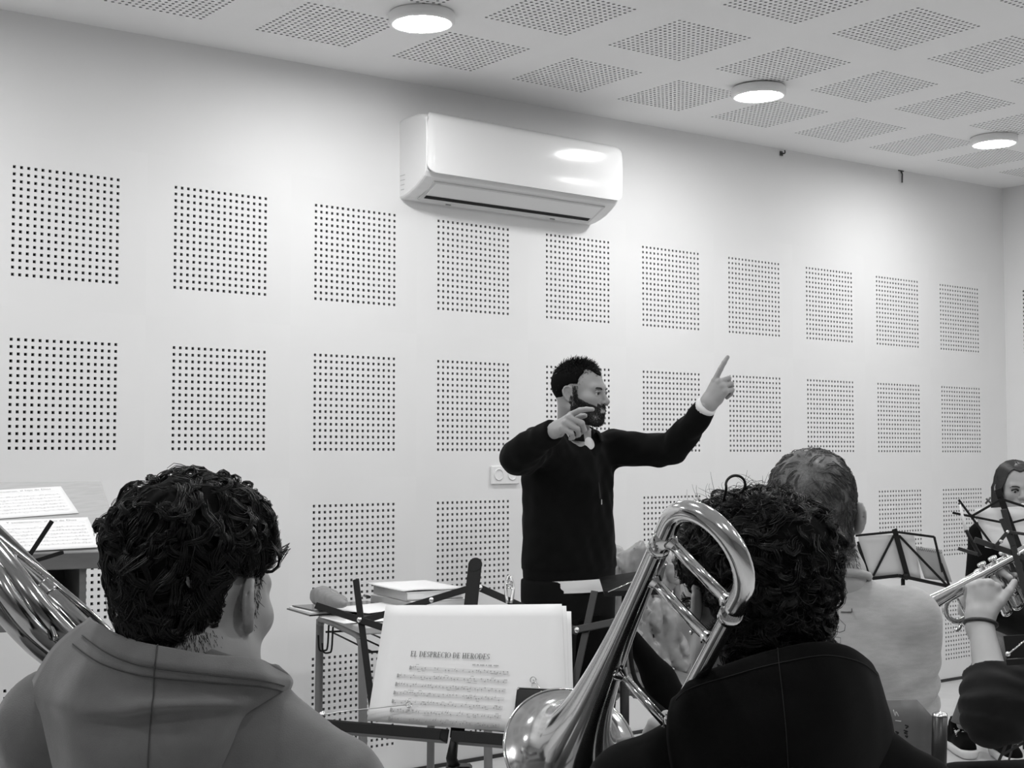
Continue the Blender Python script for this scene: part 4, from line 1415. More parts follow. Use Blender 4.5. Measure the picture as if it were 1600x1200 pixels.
    # brows
    for s in (-1, 1):
        mb = MB()
        br = [hl(HO, HA, hs, q) for q in ((s * .014, .0945, .0175), (s * .028, .0935, .0215), (s * .042, .085, .021), (s * .051, .075, .0155))]
        mb.add(*tube(crom(br, 4), [.0022] + [.0034] * 8 + [.003, .0025, .002, .0012], 6))
        mb.build('eyebrow', 'hair_dark', t, True)
    mk('mouth_line', *tube(crom([hl(HO, HA, hs, q) for q in ((-.020, .0865, -.0565), (0, .0985, -.0560), (.020, .0865, -.0565))], 5), .0016, 6), 'seam', t, True)
    # white shirt cuffs showing at the wrists
    for w_, e_ in ((wL, eL),):
        ax_ = nrm(w_ - e_); c_ = e_ + (w_ - e_) * .95
        mk('shirt_cuff', *tube([c_ - ax_ * .012, c_ + ax_ * .008, c_ + ax_ * .016], [.037, .038, .036], 20), 'cloth_white', t, True)
    return t

def nrm_rows(v):
    return v / (np.linalg.norm(v, axis=1)[:, None] + 1e-12)



# ================================================================== seated players
def shell_hair(hf, HO, HA, hs, off, region, res=.004, noise=0.0, nf=40, inner=.006):
    """hair mass: the head grown by off(L) inside region(L)<0, hollow toward the scalp"""
    def fn(P):
        L = ((P - HO) @ HA.T) / hs
        d0 = hf(P)
        d = d0 - off(L)
        if noise: d = d + noise * wav(P, nf, 8) + noise * .5 * wav(P, nf * 2.1, 8, 9)
        d = smax(d, region(L), .014)
        return np.maximum(d, -(d0 + inner))
    return fn

def seated_legs(base, r, f, u, knee=.44, spread=.12, foot=.42, hz=.50, rad=(.095, .068, .05), seat=.47):
    hip = [base + r * s * .085 + u * hz for s in (1, -1)]
    kn = [base + r * s * spread + f * knee + u * (seat + .03) for s in (1, -1)]
    an = [base + r * s * spread + f * foot + u * .09 for s in (1, -1)]
    def fn(P, g=0.0):
        d = None
        for i in range(2):
            e = chain(P, [hip[i], kn[i], an[i]], [rad[0] + g, rad[1] + g, rad[2] + g])
            d = e if d is None else smin(d, e, .02)
        return d
    return fn, hip, kn, an

def plain_shoe(c, f, t, m='leather'):
    u = np.array([0, 0, 1.0])
    return mk('shoe', *sdf_mesh(lambda P: smax(smin(cap(P, c - f * .05 + u * .045, c + f * .12 + u * .032, .042, .036), cap(P, c - f * .03 + u * .05, c - f * .03 + u * .10, .04, .036), .03), .002 - P[:, 2], .004), *bounds([c, c + f * .1 + u * .1], .1), .008), m, t, True)

def seams(S, rows=(), cols=(), rad=.0012, matn='seam', parent=None, name='seam', off=.0008):
    du = np.gradient(S, axis=0); dv = np.gradient(S, axis=1); n = np.cross(du, dv); n /= np.linalg.norm(n, axis=2)[:, :, None] + 1e-12
    for i, a, b in rows: mk(name, *tube(S[i, a:b] + n[i, a:b] * off, rad, 5), matn, parent, True)
    for j, a, b in cols: mk(name, *tube(S[a:b, j] + n[a:b, j] * off, rad, 5), matn, parent, True)

def pxgrid(rows):
    return np.array([[at(*p) for p in row] for row in rows])

# ------------------------------------------------------------------ player in the grey hoodie (picture left)
def left_player():
    byaw = CYAW + .32
    r, f, u = frame(byaw)
    NB = at(288, 1052, 1.60)
    tb = NB + f * .045
    base = np.array([tb[0], tb[1], 0])
    t = thing('person', 'seated player from behind in a grey hooded sweatshirt with dark curly hair', 'person', base)
    HO = at(305, 940, 1.62); hs = 1.0
    HA = head_axes(CYAW + .42, -.10, -.03)
    hf = head_field(HO, HA, hs)
    sk = skull_field(HO, HA, hs, (hl(HO, HA, hs, (0, -.034, -.04)), NB + frame(byaw)[1] * .012, .056, .064))
    sR = NB + r * .160 - u * .138 + f * .04; sL = NB - r * .185 - u * .082 + f * .03
    eR = sR + r * .055 + f * .10 - u * .22; eL = sL - r * .055 + f * .10 - u * .25
    wR = eR + f * .20 - r * .10 + u * .06; wL = eL + f * .20 + r * .06 + u * .10
    legs, hip, kn, an = seated_legs(base, r, f, u)
    def skin(P):
        d = hf(P)
        d = smin(d, cap(P, hl(HO, HA, hs, (0, -.034, -.04)), NB + f * .012, .056, .066), .022)
        d = smin(d, cap(P, NB + f * .012, NB - u * .06 + f * .03, .07, .09), .03)
        return d
    def trunk(P):
        d = stack(P, base, r, f, [(.46, .16, .11, 0, 0), (.75, .16, .11, 0, 0), (.93, .16, .10, 0, 0), (1.0, .09, .07, 0, 0)])
        d = smin(d, chain(P, [sR, eR, wR], [.045, .038, .028]), .03); d = smin(d, chain(P, [sL, eL, wL], [.045, .038, .028]), .03)
        return smin(d, legs(P, -.02), .03)
    parts = [sdf_mesh(skin, *bounds([HO, NB - u * .06], .16), .0032), sdf_mesh(trunk, *bounds([sR, sL, eR, eL, wR, wL, base] + an + kn, .1), .016)]
    for w, s, e in ((wR, 1, eR), (wL, -1, eL)):
        yv = nrm(w - e); bk = nrm(u - yv * np.dot(u, yv)); A = np.array([np.cross(yv, bk), yv, bk])
        parts.append(sdf_mesh(hand_field(w, A, -s, [(.7, .8, .5)] * 4), *bounds([w, w + yv * .18], .08), .006))
    mk('body', *join_meshes(parts), 'skin', t, True)
    # sweatshirt
    rows = [(.46, .19, .140, 0, 0), (.52, .205, .150, 0, 0), (.65, .20, .140, 0, 0), (.82, .205, .132, 0, 0), (.90, .185, .122, 0, 0), (.97, .13, .10, 0, 0), (1.025, .095, .078, 0, -.01)]
    def hoodie(P):
        d = stack(P, base, r, f, rows)
        d = smin(d, chain(P, [NB - u * .06 + r * .05 + f * .03, sR, eR, eR + (wR - eR) * .9], [.06, .070, .058, .042], .01), .05)
        d = smin(d, chain(P, [NB - u * .04 - r * .05 + f * .03, sL, eL, eL + (wL - eL) * .9], [.07, .074, .058, .042], .01), .05)
        d = d + .0035 * wav(P, 7, 6) + .0015 * wav(P, 20, 6, 7)
        d = smax(d, -cap(P, NB + u * .02 + f * .02, NB + u * .2 + f * .02, .074, .08), .01)
        d = smax(d, .47 - P[:, 2], .004)
        return d
    mk('sweatshirt', *sdf_mesh(hoodie, *bounds([sR, sL, eR, eL, wR, wL, base + u * .46, NB + u * .02], .09), .008), 'cloth_hoodie', t, True)
    # hood lying on the back
    G = pxgrid([
        [(168, 990, 1.655), (190, 985, 1.585), (220, 978, 1.555), (256, 979, 1.545), (300, 1001, 1.543), (358, 1022, 1.560), (425, 1048, 1.635)],
        [(160, 992, 1.650), (188, 1012, 1.570), (220, 1022, 1.545), (256, 1026, 1.535), (302, 1034, 1.533), (362, 1042, 1.550), (432, 1058, 1.630)],
        [(150, 980, 1.645), (182, 1000, 1.560), (214, 1010, 1.532), (250, 1018, 1.522), (315, 1029, 1.517), (398, 1036, 1.540), (448, 1055, 1.625)],
        [(141, 963, 1.640), (175, 987, 1.553), (210, 999, 1.525), (246, 1008, 1.515), (317, 1020, 1.510), (400, 1029, 1.535), (452, 1052, 1.620)],
        [(128, 972, 1.630), (166, 1004, 1.536), (203, 1022, 1.508), (243, 1031, 1.497), (326, 1042, 1.492), (410, 1050, 1.518), (459, 1064, 1.612)],
        [(110, 985, 1.632), (158, 1020, 1.536), (199, 1038, 1.508), (241, 1047, 1.497), (333, 1058, 1.492), (414, 1067, 1.520), (455, 1078, 1.616)],
        [(74, 1020, 1.640), (122, 1058, 1.540), (184, 1075, 1.508), (240, 1082, 1.497), (340, 1086, 1.496), (406, 1088, 1.534), (447, 1090, 1.620)],
        [(45, 1080, 1.650), (104, 1104, 1.528), (178, 1110, 1.488), (238, 1103, 1.478), (345, 1100, 1.484), (394, 1102, 1.532), (436, 1098, 1.618)],
        [(44, 1108, 1.655), (104, 1132, 1.538), (176, 1130, 1.500), (236, 1122, 1.490), (336, 1118, 1.494), (382, 1120, 1.540), (422, 1112, 1.620)],
        [(52, 1150, 1.660), (108, 1176, 1.536), (175, 1186, 1.492), (232, 1184, 1.480), (318, 1176, 1.488), (366, 1164, 1.538), (400, 1146, 1.622)],
        [(70, 1215, 1.660), (122, 1250, 1.550), (180, 1262, 1.505), (232, 1262, 1.495), (300, 1250, 1.505), (342, 1226, 1.550), (370, 1196, 1.625)],
        [(95, 1270, 1.665), (140, 1310, 1.585), (190, 1325, 1.560), (232, 1325, 1.555), (285, 1310, 1.56), (320, 1280, 1.59), (345, 1245, 1.64)],
    ])
    S = loft(G, 6, 9)
    nz = wav(S.reshape(-1, 3), 14, 6, 4).reshape(S.shape[:2])
    du = np.gradient(S, axis=0); dv = np.gradient(S, axis=1); n = np.cross(du, dv); n /= np.linalg.norm(n, axis=2)[:, :, None] + 1e-12
    sgn = 1 if np.dot(n[40, 27], -FW) > 0 else -1
    S = S + n * sgn * (nz * .0016)[:, :, None]
    if sgn < 0: S = S[:, ::-1]
    hd = mk('hood', *solid_patch(S, .004), 'cloth_hoodie', t, True)
    nc = S.shape[1]
    seams(S, rows=[(29, 3, nc - 3), (32, 3, nc - 3)], cols=[(nc - 1 - 27 if sgn < 0 else 27, 16, 66)], rad=.0007, matn='cloth_hood_seam', parent=hd)
    # trousers, shoes
    def trou(P): return smin(legs(P), stack(P, base, r, f, [(.46, .17, .125, 0, 0), (.58, .17, .12, 0, 0)]), .04)
    mk('trousers', *sdf_mesh(trou, *bounds([base + u * .6, base + r * .15, base - r * .15] + an + kn, .15), .014), 'denim', t, True)
    for a in an: plain_shoe(np.array([a[0], a[1], 0]), f, t)
    # hair
    def off(L):
        return .009 + .016 * np.clip((L[:, 2] - .02) / .09, 0, 1) + .016 * np.clip((L[:, 1] - .03) / .06, 0, 1)
    def region(L):
        x, y, z = np.abs(L[:, 0]), L[:, 1], L[:, 2]
        nape = -.040 - z + .9 * np.clip(x - .035, 0, .1)           # rises toward the ears
        ear = np.minimum(.036 - z, y + .040)                       # keep the ear clear
        low = np.where(y < .012, np.maximum(nape, np.where(x > .05, ear, -1)), .030 - z)
        face = np.maximum(y - .055, .060 - z - (y - .055) * .6)
        return np.maximum(low, np.where(y > .03, face * .9, -1)) * .8
    fn = shell_hair(sk, HO, HA, hs, off, region, noise=.0032, nf=24)
    base_m = sdf_mesh(lambda P: fn(P) + .004, *bounds([HO + HA[2] * .03], .16), .005)
    D = fib(3400) @ HA
    R = project(fn, HO + HA[2] * .02, D, .2)
    L = ((R - HO) @ HA.T)
    R = R[region(L) < -.006]
    g = np.random.default_rng(8)
    crown = hl(HO, HA, hs, (.01, -.06, .12))
    def flow(P, n):
        a = P - crown; a = a / (np.linalg.norm(a, axis=1)[:, None] + 1e-9)
        return a - .35 * HA[2] + .55 * np.stack([wav(P, 13, 5, 1), wav(P, 13, 5, 6), wav(P, 13, 5, 11)], 1)
    sel = g.permutation(len(R))[:820]
    p, rd = lock_hair(fn, R[sel], flow, .058, 10, .005, .0032, .9, 16, .0036, .0007, 4, droop=.15, jitter=.35, curl=1.0)
    Lr = ((R - HO) @ HA.T); ti = np.where((Lr[:, 2] > .07) | (Lr[:, 1] > .05))[0]
    sel = ti[g.permutation(len(ti))[:70]]
    p2, rd2 = lock_hair(fn, R[sel], flow, .045, 10, .011, .006, 1.0, 14, .0026, .0007, 24, droop=.05, jitter=.6, curl=1.8)
    stuff(mk('hair', *join_meshes([strands(p, rd, 3), strands(p2, rd2, 3)]), 'hair_black', t, True))
    mk('under_hair', *base_m, 'hair_base', t, True)
    # short stubble of hair tapering down the nape and before the ear
    D = fib(16000) @ HA
    R = project(sk, HO - HA[2] * .02, D, .2); L = ((R - HO) @ HA.T)
    x, y, z = np.abs(L[:, 0]), L[:, 1], L[:, 2]
    k = ((y < -.03) & (z > -.085) & (z < -.03)) | ((y > .004) & (y < .03) & (z > -.035) & (z < .03) & (x > .05)) | ((y > .01) & (z < -.05) & (z > -.12) & (x > .03))
    pr = np.where((y < -.03), np.clip((z + .085) / .03, .1, 1), .5)
    k &= g.random(len(R)) < pr
    n = normals(sk, R[k])
    dirs = nrm_rows(n * .3 - HA[2] * .9 + g.normal(0, .2, n.shape))
    p3, r3 = fly_hair(R[k] - n * .0005, dirs, .009, 3, .4, .00055, 4)
    stuff(mk('stubble', *strands(p3, r3), 'hair_black', t, True))
    return t

# ------------------------------------------------------------------ trombone player in the black hoodie
def trombone_player():
    byaw = CYAW - .02
    r, f, u = frame(byaw)
    NB = at(1213, 1062, 1.78)
    tb = NB + f * .03
    base = np.array([tb[0], tb[1], 0])
    t = thing('person', 'seated trombone player from behind in a black hooded top with curly black hair', 'person', base)
    HO = at(1166, 948, 1.80); hs = 1.0
    HA = head_axes(CYAW - .42, -.05, .06)
    hf = head_field(HO, HA, hs)
    sk = skull_field(HO, HA, hs, (hl(HO, HA, hs, (0, -.034, -.04)), NB + frame(byaw)[1] * .012, .056, .064))
    sR = NB + r * .175 - u * .166 + f * .02; sL = NB - r * .175 - u * .150 + f * .02
    eR = sR + r * .05 + f * .10 - u * .24; wR = eR + f * .22 - r * .10 + u * .10
    eL = sL - r * .045 + f * .12 - u * .20
    wL = at(1132, 1226, 2.0)
    legs, hip, kn, an = seated_legs(base, r, f, u)
    def skin(P):
        d = hf(P)
        d = smin(d, cap(P, hl(HO, HA, hs, (0, -.03, -.04)), NB + f * .012, .056, .064), .022)
        return smin(d, cap(P, NB + f * .012, NB - u * .06 + f * .03, .068, .085), .03)
    def trunk(P):
        d = stack(P, base, r, f, [(.46, .16, .11, 0, 0), (.75, .16, .11, 0, 0), (.91, .16, .10, 0, 0), (.98, .09, .07, 0, 0)])
        d = smin(d, chain(P, [sR, eR, wR], [.045, .038, .028]), .03); d = smin(d, chain(P, [sL, eL, wL], [.045, .038, .028]), .03)
        return smin(d, legs(P, -.02), .03)
    parts = [sdf_mesh(skin, *bounds([HO, NB - u * .06], .16), .0036), sdf_mesh(trunk, *bounds([sR, sL, eR, eL, wR, wL, base] + an + kn, .1), .016)]
    # left hand round the brace by the mouthpiece: knuckles seen beside the bell
    yv = nrm(at(1052, 1152, 2.03) - wL); b0 = nrm(-FW * .6 + UP * .8); bk = nrm(b0 - yv * np.dot(b0, yv)); A = np.array([np.cross(yv, bk), yv, bk])
    parts.append(sdf_mesh(hand_field(wL, A, 1, [(.5, .9, .5), (.6, 1.0, .6), (.7, 1.1, .7), (.8, 1.1, .7)]), *bounds([wL, wL + yv * .18], .09), .0035))
    yv = nrm(wR - eR); bk = nrm(u - yv * np.dot(u, yv)); A = np.array([np.cross(yv, bk), yv, bk])
    parts.append(sdf_mesh(hand_field(wR, A, -1, [(.7, .8, .5)] * 4), *bounds([wR, wR + yv * .18], .08), .006))
    mk('body', *join_meshes(parts), 'skin', t, True)
    rows = [(.46, .19, .140, 0, 0), (.52, .205, .150, 0, 0), (.65, .20, .140, 0, 0), (.80, .205, .132, 0, 0), (.86, .185, .122, 0, 0), (.93, .13, .10, 0, 0), (.985, .095, .078, 0, -.01)]
    def hoodie(P):
        d = stack(P, base, r, f, rows)
        d = smin(d, chain(P, [NB - u * .08 + r * .05 + f * .03, sR, eR, eR + (wR - eR) * .9], [.06, .070, .058, .042], .01), .05)
        d = smin(d, chain(P, [NB - u * .09 - r * .05 + f * .03, sL, eL, eL + (wL - eL) * .86], [.06, .070, .056, .042], .01), .05)
        d = d + .0035 * wav(P, 7, 6) + .0015 * wav(P, 20, 6, 7)
        d = smax(d, -cap(P, NB + u * .02 + f * .02, NB + u * .2 + f * .02, .074, .08), .01)
        return smax(d, .47 - P[:, 2], .004)
    mk('sweatshirt', *sdf_mesh(hoodie, *bounds([sR, sL, eR, eL, wR, wL, base + u * .46, NB + u * .02], .09), .008), 'cloth_black', t, True)
    G = pxgrid([
        [(1085, 1090, 1.77), (1105, 1072, 1.745), (1150, 1060, 1.715), (1215, 1048, 1.705), (1280, 1035, 1.715), (1325, 1045, 1.750), (1350, 1065, 1.800)],
        [(1068, 1085, 1.745), (1098, 1066, 1.720), (1148, 1050, 1.690), (1215, 1034, 1.680), (1284, 1020, 1.690), (1334, 1034, 1.730), (1360, 1058, 1.795)],
        [(1050, 1090, 1.725), (1085, 1057, 1.69), (1142, 1036, 1.672), (1215, 1013, 1.660), (1290, 1001, 1.672), (1345, 1021, 1.715), (1371, 1049, 1.788)],
        [(1044, 1105, 1.715), (1078, 1078, 1.672), (1140, 1056, 1.655), (1217, 1036, 1.642), (1296, 1024, 1.655), (1352, 1040, 1.705), (1378, 1066, 1.786)],
        [(1041, 1128, 1.710), (1078, 1110, 1.665), (1142, 1096, 1.642), (1222, 1080, 1.626), (1304, 1070, 1.640), (1360, 1078, 1.698), (1386, 1092, 1.784)],
        [(1042, 1165, 1.715), (1086, 1158, 1.674), (1150, 1152, 1.630), (1228, 1142, 1.612), (1310, 1132, 1.630), (1366, 1126, 1.694), (1396, 1128, 1.784)],
        [(1050, 1215, 1.73), (1098, 1218, 1.676), (1160, 1220, 1.632), (1232, 1215, 1.614), (1312, 1202, 1.634), (1366, 1186, 1.700), (1398, 1172, 1.790)],
        [(1070, 1290, 1.76), (1115, 1300, 1.712), (1170, 1305, 1.682), (1235, 1302, 1.670), (1305, 1285, 1.684), (1352, 1255, 1.73), (1382, 1230, 1.800)],
    ])
    S = loft(G, 6, 8)
    n = np.cross(np.gradient(S, axis=0), np.gradient(S, axis=1)); sgn = 1 if np.dot(n[20, 24], -FW) > 0 else -1
    n /= np.linalg.norm(n, axis=2)[:, :, None] + 1e-12
    S = S + n * sgn * (wav(S.reshape(-1, 3), 13, 6, 4).reshape(S.shape[:2]) * .002)[:, :, None]
    if sgn < 0: S = S[:, ::-1]
    hd = mk('hood', *solid_patch(S, .004), 'cloth_black', t, True)
    seams(S, rows=[(18, 3, S.shape[1] - 3)], cols=[(24, 12, 44)], rad=.0006, matn='cloth_blackseam', parent=hd)
    def trou(P): return smin(legs(P), stack(P, base, r, f, [(.46, .17, .125, 0, 0), (.58, .17, .12, 0, 0)]), .04)
    mk('trousers', *sdf_mesh(trou, *bounds([base + u * .6, base + r * .15, base - r * .15] + an + kn, .15), .014), 'cloth_trouser', t, True)
    for a in an: plain_shoe(np.array([a[0], a[1], 0]), f, t)
    # big loose curls
    def off(L):
        return .012 + .012 * np.clip((L[:, 2] - .02) / .09, 0, 1) + .012 * np.clip((-L[:, 1] - .02) / .06, 0, 1)
    def region(L):
        x, y, z = np.abs(L[:, 0]), L[:, 1], L[:, 2]
        back = -.105 - z
        ear = np.minimum(.024 - z, y + .030)
        low = np.where(y < .012, np.maximum(back, np.where(x > .05, ear, -1)), .006 - z)
        face = np.maximum(y - .055, .055 - z - (y - .055) * .6)
        return np.maximum(low, np.where(y > .03, face * .9, -1)) * .8
    fn = shell_hair(sk, HO, HA, hs, off, region, noise=.0042, nf=20)
    base_m = sdf_mesh(lambda P: fn(P) + .005, *bounds([HO + HA[2] * .02], .18), .0055)
    D = fib(2600) @ HA
    R = project(fn, HO + HA[2] * .02, D, .22); L = ((R - HO) @ HA.T)
    R = R[region(L) < -.006]
    g = np.random.default_rng(18)
    crown = hl(HO, HA, hs, (.0, -.04, .13))
    def flow(P, n):
        a = P - crown; a = a / (np.linalg.norm(a, axis=1)[:, None] + 1e-9)
        return a * .7 - .3 * HA[2] + .9 * np.stack([wav(P, 15, 5, 1), wav(P, 15, 5, 6), wav(P, 15, 5, 11)], 1)
    sel = g.permutation(len(R))[:760]
    p, rd = lock_hair(fn, R[sel], flow, .055, 11, .006, .006, 1.3, 14, .0036, .0006, 5, droop=.1, jitter=.7, curl=2.0)
    sel = g.permutation(len(R))[:420]
    p2, rd2 = clump_hair(fn, R[sel], flow, .05, 10, .012, .006, 1.5, .0005, 6, droop=.0, jitter=1.0, curl=2.4)
    Lr = ((R - HO) @ HA.T); topi = np.where(Lr[:, 2] > .10)[0]
    sel = topi[g.permutation(len(topi))[:150]]
    n = normals(fn, R[sel])
    p3, rd3 = fly_hair(R[sel], nrm_rows(n + g.normal(0, .45, n.shape)), .040, 10, 2.6, .00045, 7)
    # one loose ring of hair standing up from the crown
    c0 = at(1148, 760, 1.74); a = np.linspace(-2.2, 3.4, 16)
    ringp = np.array([c0 + RT * (.013 * math.cos(q)) + UP * (.012 * math.sin(q) + .002) - FW * .004 * q for q in a])
    tailp = np.vstack([at(1128, 790, 1.75), at(1132, 775, 1.745), ringp[::-1]])
    rv = tube(crom(tailp, 2), .0018, 6)
    stuff(mk('hair', *join_meshes([strands(p, rd, 3), strands(p2, rd2, 3), strands(p3, rd3, 3), rv]), 'hair_black', t, True))
    mk('under_hair', *base_m, 'hair_base', t, True)
    e = hl(HO, HA, hs, (-.085, -.004, -.033))
    mk('earring', *sphere(e - FW * .004, .0026, 8, 6), 'silver', t, True)
    return t

# ------------------------------------------------------------------ man in the light sweatshirt
def sweater_player():
    byaw = CYAW + .05
    r, f, u = frame(byaw)
    NB = at(1302, 900, 2.62)
    tb = NB + f * .04
    base = np.array([tb[0], tb[1], 0])
    t = thing('person', 'seated man from behind in a light grey sweatshirt with short greying hair', 'person', base)
    HO = at(1273, 812, 2.64); hs = 1.0
    HA = head_axes(CYAW + .22, .04, -.09)
    hf = head_field(HO, HA, hs)
    sk = skull_field(HO, HA, hs, (hl(HO, HA, hs, (0, -.034, -.04)), NB + frame(byaw)[1] * .012, .056, .064))
    sR = NB + r * .142 - u * .085 + f * .02; sL = NB - r * .142 - u * .085 + f * .02
    eR = sR + r * .012 + f * .10 - u * .25; eL = sL - r * .012 + f * .10 - u * .25
    wR = eR + f * .22 - r * .06 + u * .10; wL = eL + f * .22 + r * .06 + u * .10
    legs, hip, kn, an = seated_legs(base, r, f, u)
    def skin(P):
        d = hf(P)
        d = smin(d, cap(P, hl(HO, HA, hs, (0, -.034, -.04)), NB + f * .01, .054, .060), .022)
        return smin(d, cap(P, NB + f * .012, NB - u * .06 + f * .03, .058, .058), .02)
    def trunk(P):
        d = stack(P, base, r, f, [(.46, .16, .11, 0, 0), (.75, .15, .11, 0, 0), (.97, .14, .09, 0, 0), (1.03, .08, .06, 0, 0)])
        d = smin(d, chain(P, [sR, eR, wR], [.04, .036, .028]), .03); d = smin(d, chain(P, [sL, eL, wL], [.04, .036, .028]), .03)
        return smin(d, legs(P, -.02), .03)
    parts = [sdf_mesh(skin, *bounds([HO, NB - u * .06], .16), .0038), sdf_mesh(trunk, *bounds([sR, sL, eR, eL, wR, wL, base] + an + kn, .1), .016)]
    for w, s, e in ((wR, 1, eR), (wL, -1, eL)):
        yv = nrm(w - e); bk = nrm(u - yv * np.dot(u, yv)); A = np.array([np.cross(yv, bk), yv, bk])
        parts.append(sdf_mesh(hand_field(w, A, -s, [(.7, .8, .5)] * 4), *bounds([w, w + yv * .18], .08), .006))
    mk('body', *join_meshes(parts), 'skin_pale', t, True)
    rows = [(.50, .185, .14, 0, 0), (.60, .19, .14, 0, 0), (.78, .188, .13, 0, 0), (.92, .182, .122, 0, 0), (1.0, .15, .10, 0, 0), (1.045, .10, .078, 0, -.006), (1.075, .068, .066, 0, -.012)]
    def sweat(P):
        d = stack(P, base, r, f, rows)
        for s_, e_, w_ in ((sR, eR, wR), (sL, eL, wL)):
            d = smin(d, chain(P, [s_, e_, e_ + (w_ - e_) * .9], [.064, .052, .04], .01), .045)
        z = P[:, 2]
        # creases pulled across the side at elbow height
        q = (P - base) @ r
        d = d + .0042 * np.sin((z - .45 * (q - .19)) * 150 + 1.5 * wav(P, 6, 5)) * np.exp(-((z - .86) / .06) ** 2) * np.clip((q - .08) / .1, 0, 1)
        d = d + .003 * wav(P * np.array([1, 1, 1.6]), 7, 6) + .001 * wav(P, 24, 6, 7)
        d = smax(d, -cap(P, NB + u * .012 + f * .012, NB + u * .2 + f * .01, .062, .07), .006)
        return smax(d, .56 - z, .004)
    sw = mk('sweatshirt', *sdf_mesh(sweat, *bounds([sR, sL, eR, eL, wR, wL, base + u * .5, NB + u * .02], .09), .0075), 'cloth_light', t, True)
    # neck rib and the stitched patch below it
    cen = NB + f * .01 - u * .004
    ring = np.array([cen + .0665 * (math.cos(a) * r + math.sin(a) * f) - u * .016 * math.sin(a) for a in np.linspace(0, 2 * math.pi, 40, endpoint=False)])
    mk('neck_rib', *tube(ring, .0075, 8, closed=True), 'cloth_light', sw, True)
    def onback(px, py):
        P = at(px, py, 2.40); d = nrm(P - CAM); Pm = P[None].copy()
        for _ in range(40): Pm = Pm + d * np.clip(sweat(Pm), -.05, .05)[:, None] * .8
        if sweat(Pm)[0] > .01: Pm = at(px, py, 2.56)[None]
        return Pm[0] - d * .0012
    loop = [onback(*p) for p in ((1312, 909), (1322, 909), (1326, 913), (1331, 952), (1328, 956), (1314, 956))]
    mk('patch_seam', *tube(crom(np.array(loop), 3), .0012, 5), 'cloth_seam', sw, True)
    def trou(P): return smin(legs(P), stack(P, base, r, f, [(.46, .17, .125, 0, 0), (.58, .17, .12, 0, 0)]), .04)
    mk('trousers', *sdf_mesh(trou, *bounds([base + u * .6, base + r * .15, base - r * .15] + an + kn, .15), .014), 'denim', t, True)
    for a in an: plain_shoe(np.array([a[0], a[1], 0]), f, t)
    # short hair with a whorl
    def off(L): return .005 + .006 * np.clip((L[:, 2] - .03) / .08, 0, 1)
    def region(L):
        x, y, z = np.abs(L[:, 0]), L[:, 1], L[:, 2]
        back = -.052 - z
        low = np.where(y < -.03, back, np.where(y < .01, np.maximum(back, (.030 - z) + (-.03 - y) * .6), .02 - z))
        face = np.maximum(y - .06, .06 - z)
        return np.maximum(low, np.where(y > .03, face * .9, -1)) * .8
    fn = shell_hair(sk, HO, HA, hs, off, region, noise=.001, nf=40, inner=.003)
    base_m = sdf_mesh(fn, *bounds([HO + HA[2] * .02], .15), .0042)
    D = fib(3000) @ HA
    R = project(fn, HO + HA[2] * .02, D, .2); L = ((R - HO) @ HA.T)
    R = R[region(L) < -.002]
    g = np.random.default_rng(28)
    crown = hl(HO, HA, hs, (-.008, -.082, .085))
    def flow(P, n):
        a = P - crown; dd = np.linalg.norm(a, axis=1)[:, None]; a = a / (dd + 1e-9)
        return a + np.cross(n, a) * .7 * np.exp(-dd / .05) - .35 * HA[2] * np.clip(dd / .06, 0, 1)
    sel = g.permutation(len(R))[:900]
    p, rd = lock_hair(fn, R[sel], flow, .030, 6, .0035, .001, .6, 7, .0028, .0006, 5, droop=.1, jitter=.28, curl=.3)
    stuff(mk('hair', *join_meshes([base_m, strands(p, rd, 3)]), 'hair_grey', t, True))
    D = fib(16000) @ HA
    R = project(sk, HO - HA[2] * .02, D, .2); L = ((R - HO) @ HA.T)
    x, y, z = np.abs(L[:, 0]), L[:, 1], L[:, 2]
    k = ((y < -.025) & (z > -.10) & (z < -.03)) | ((x > .05) & (y < .0) & (z > -.06) & (z < .03))
    k &= g.random(len(R)) < np.clip((z + .10) / .05, .1, 1)
    n = normals(sk, R[k]); dirs = nrm_rows(n * .3 - HA[2] * .9 + g.normal(0, .2, n.shape))
    p3, r3 = fly_hair(R[k] - n * .0005, dirs, .010, 3, .4, .0007, 4)
    stuff(mk('stubble', *strands(p3, r3), 'hair_grey', t, True))
    return t
mat('cloth_hood_seam', .05, .9)
mat('cloth_seam', .14, .9)
mat('cloth_blackseam', .002, .9)

# ------------------------------------------------------------------ trumpet player (only his arm and hands reach into the picture)
TR_BELL = at(1400, 991, 3.12); TR_MP = at(1694, 829, 3.16)
TR_A = nrm(TR_MP - TR_BELL)                                   # bell -> player
_s0 = -FW; TR_S = nrm(_s0 - TR_A * np.dot(_s0, TR_A))          # toward us (his left)
TR_U = nrm(np.cross(TR_S, TR_A)); TR_U = TR_U if TR_U[2] > 0 else -TR_U
def tr(a, uu, ss):
    """trumpet-local point: a from the bell rim along the horn, uu up the valves, ss toward us"""
    return TR_BELL + TR_A * a + TR_U * uu + TR_S * ss

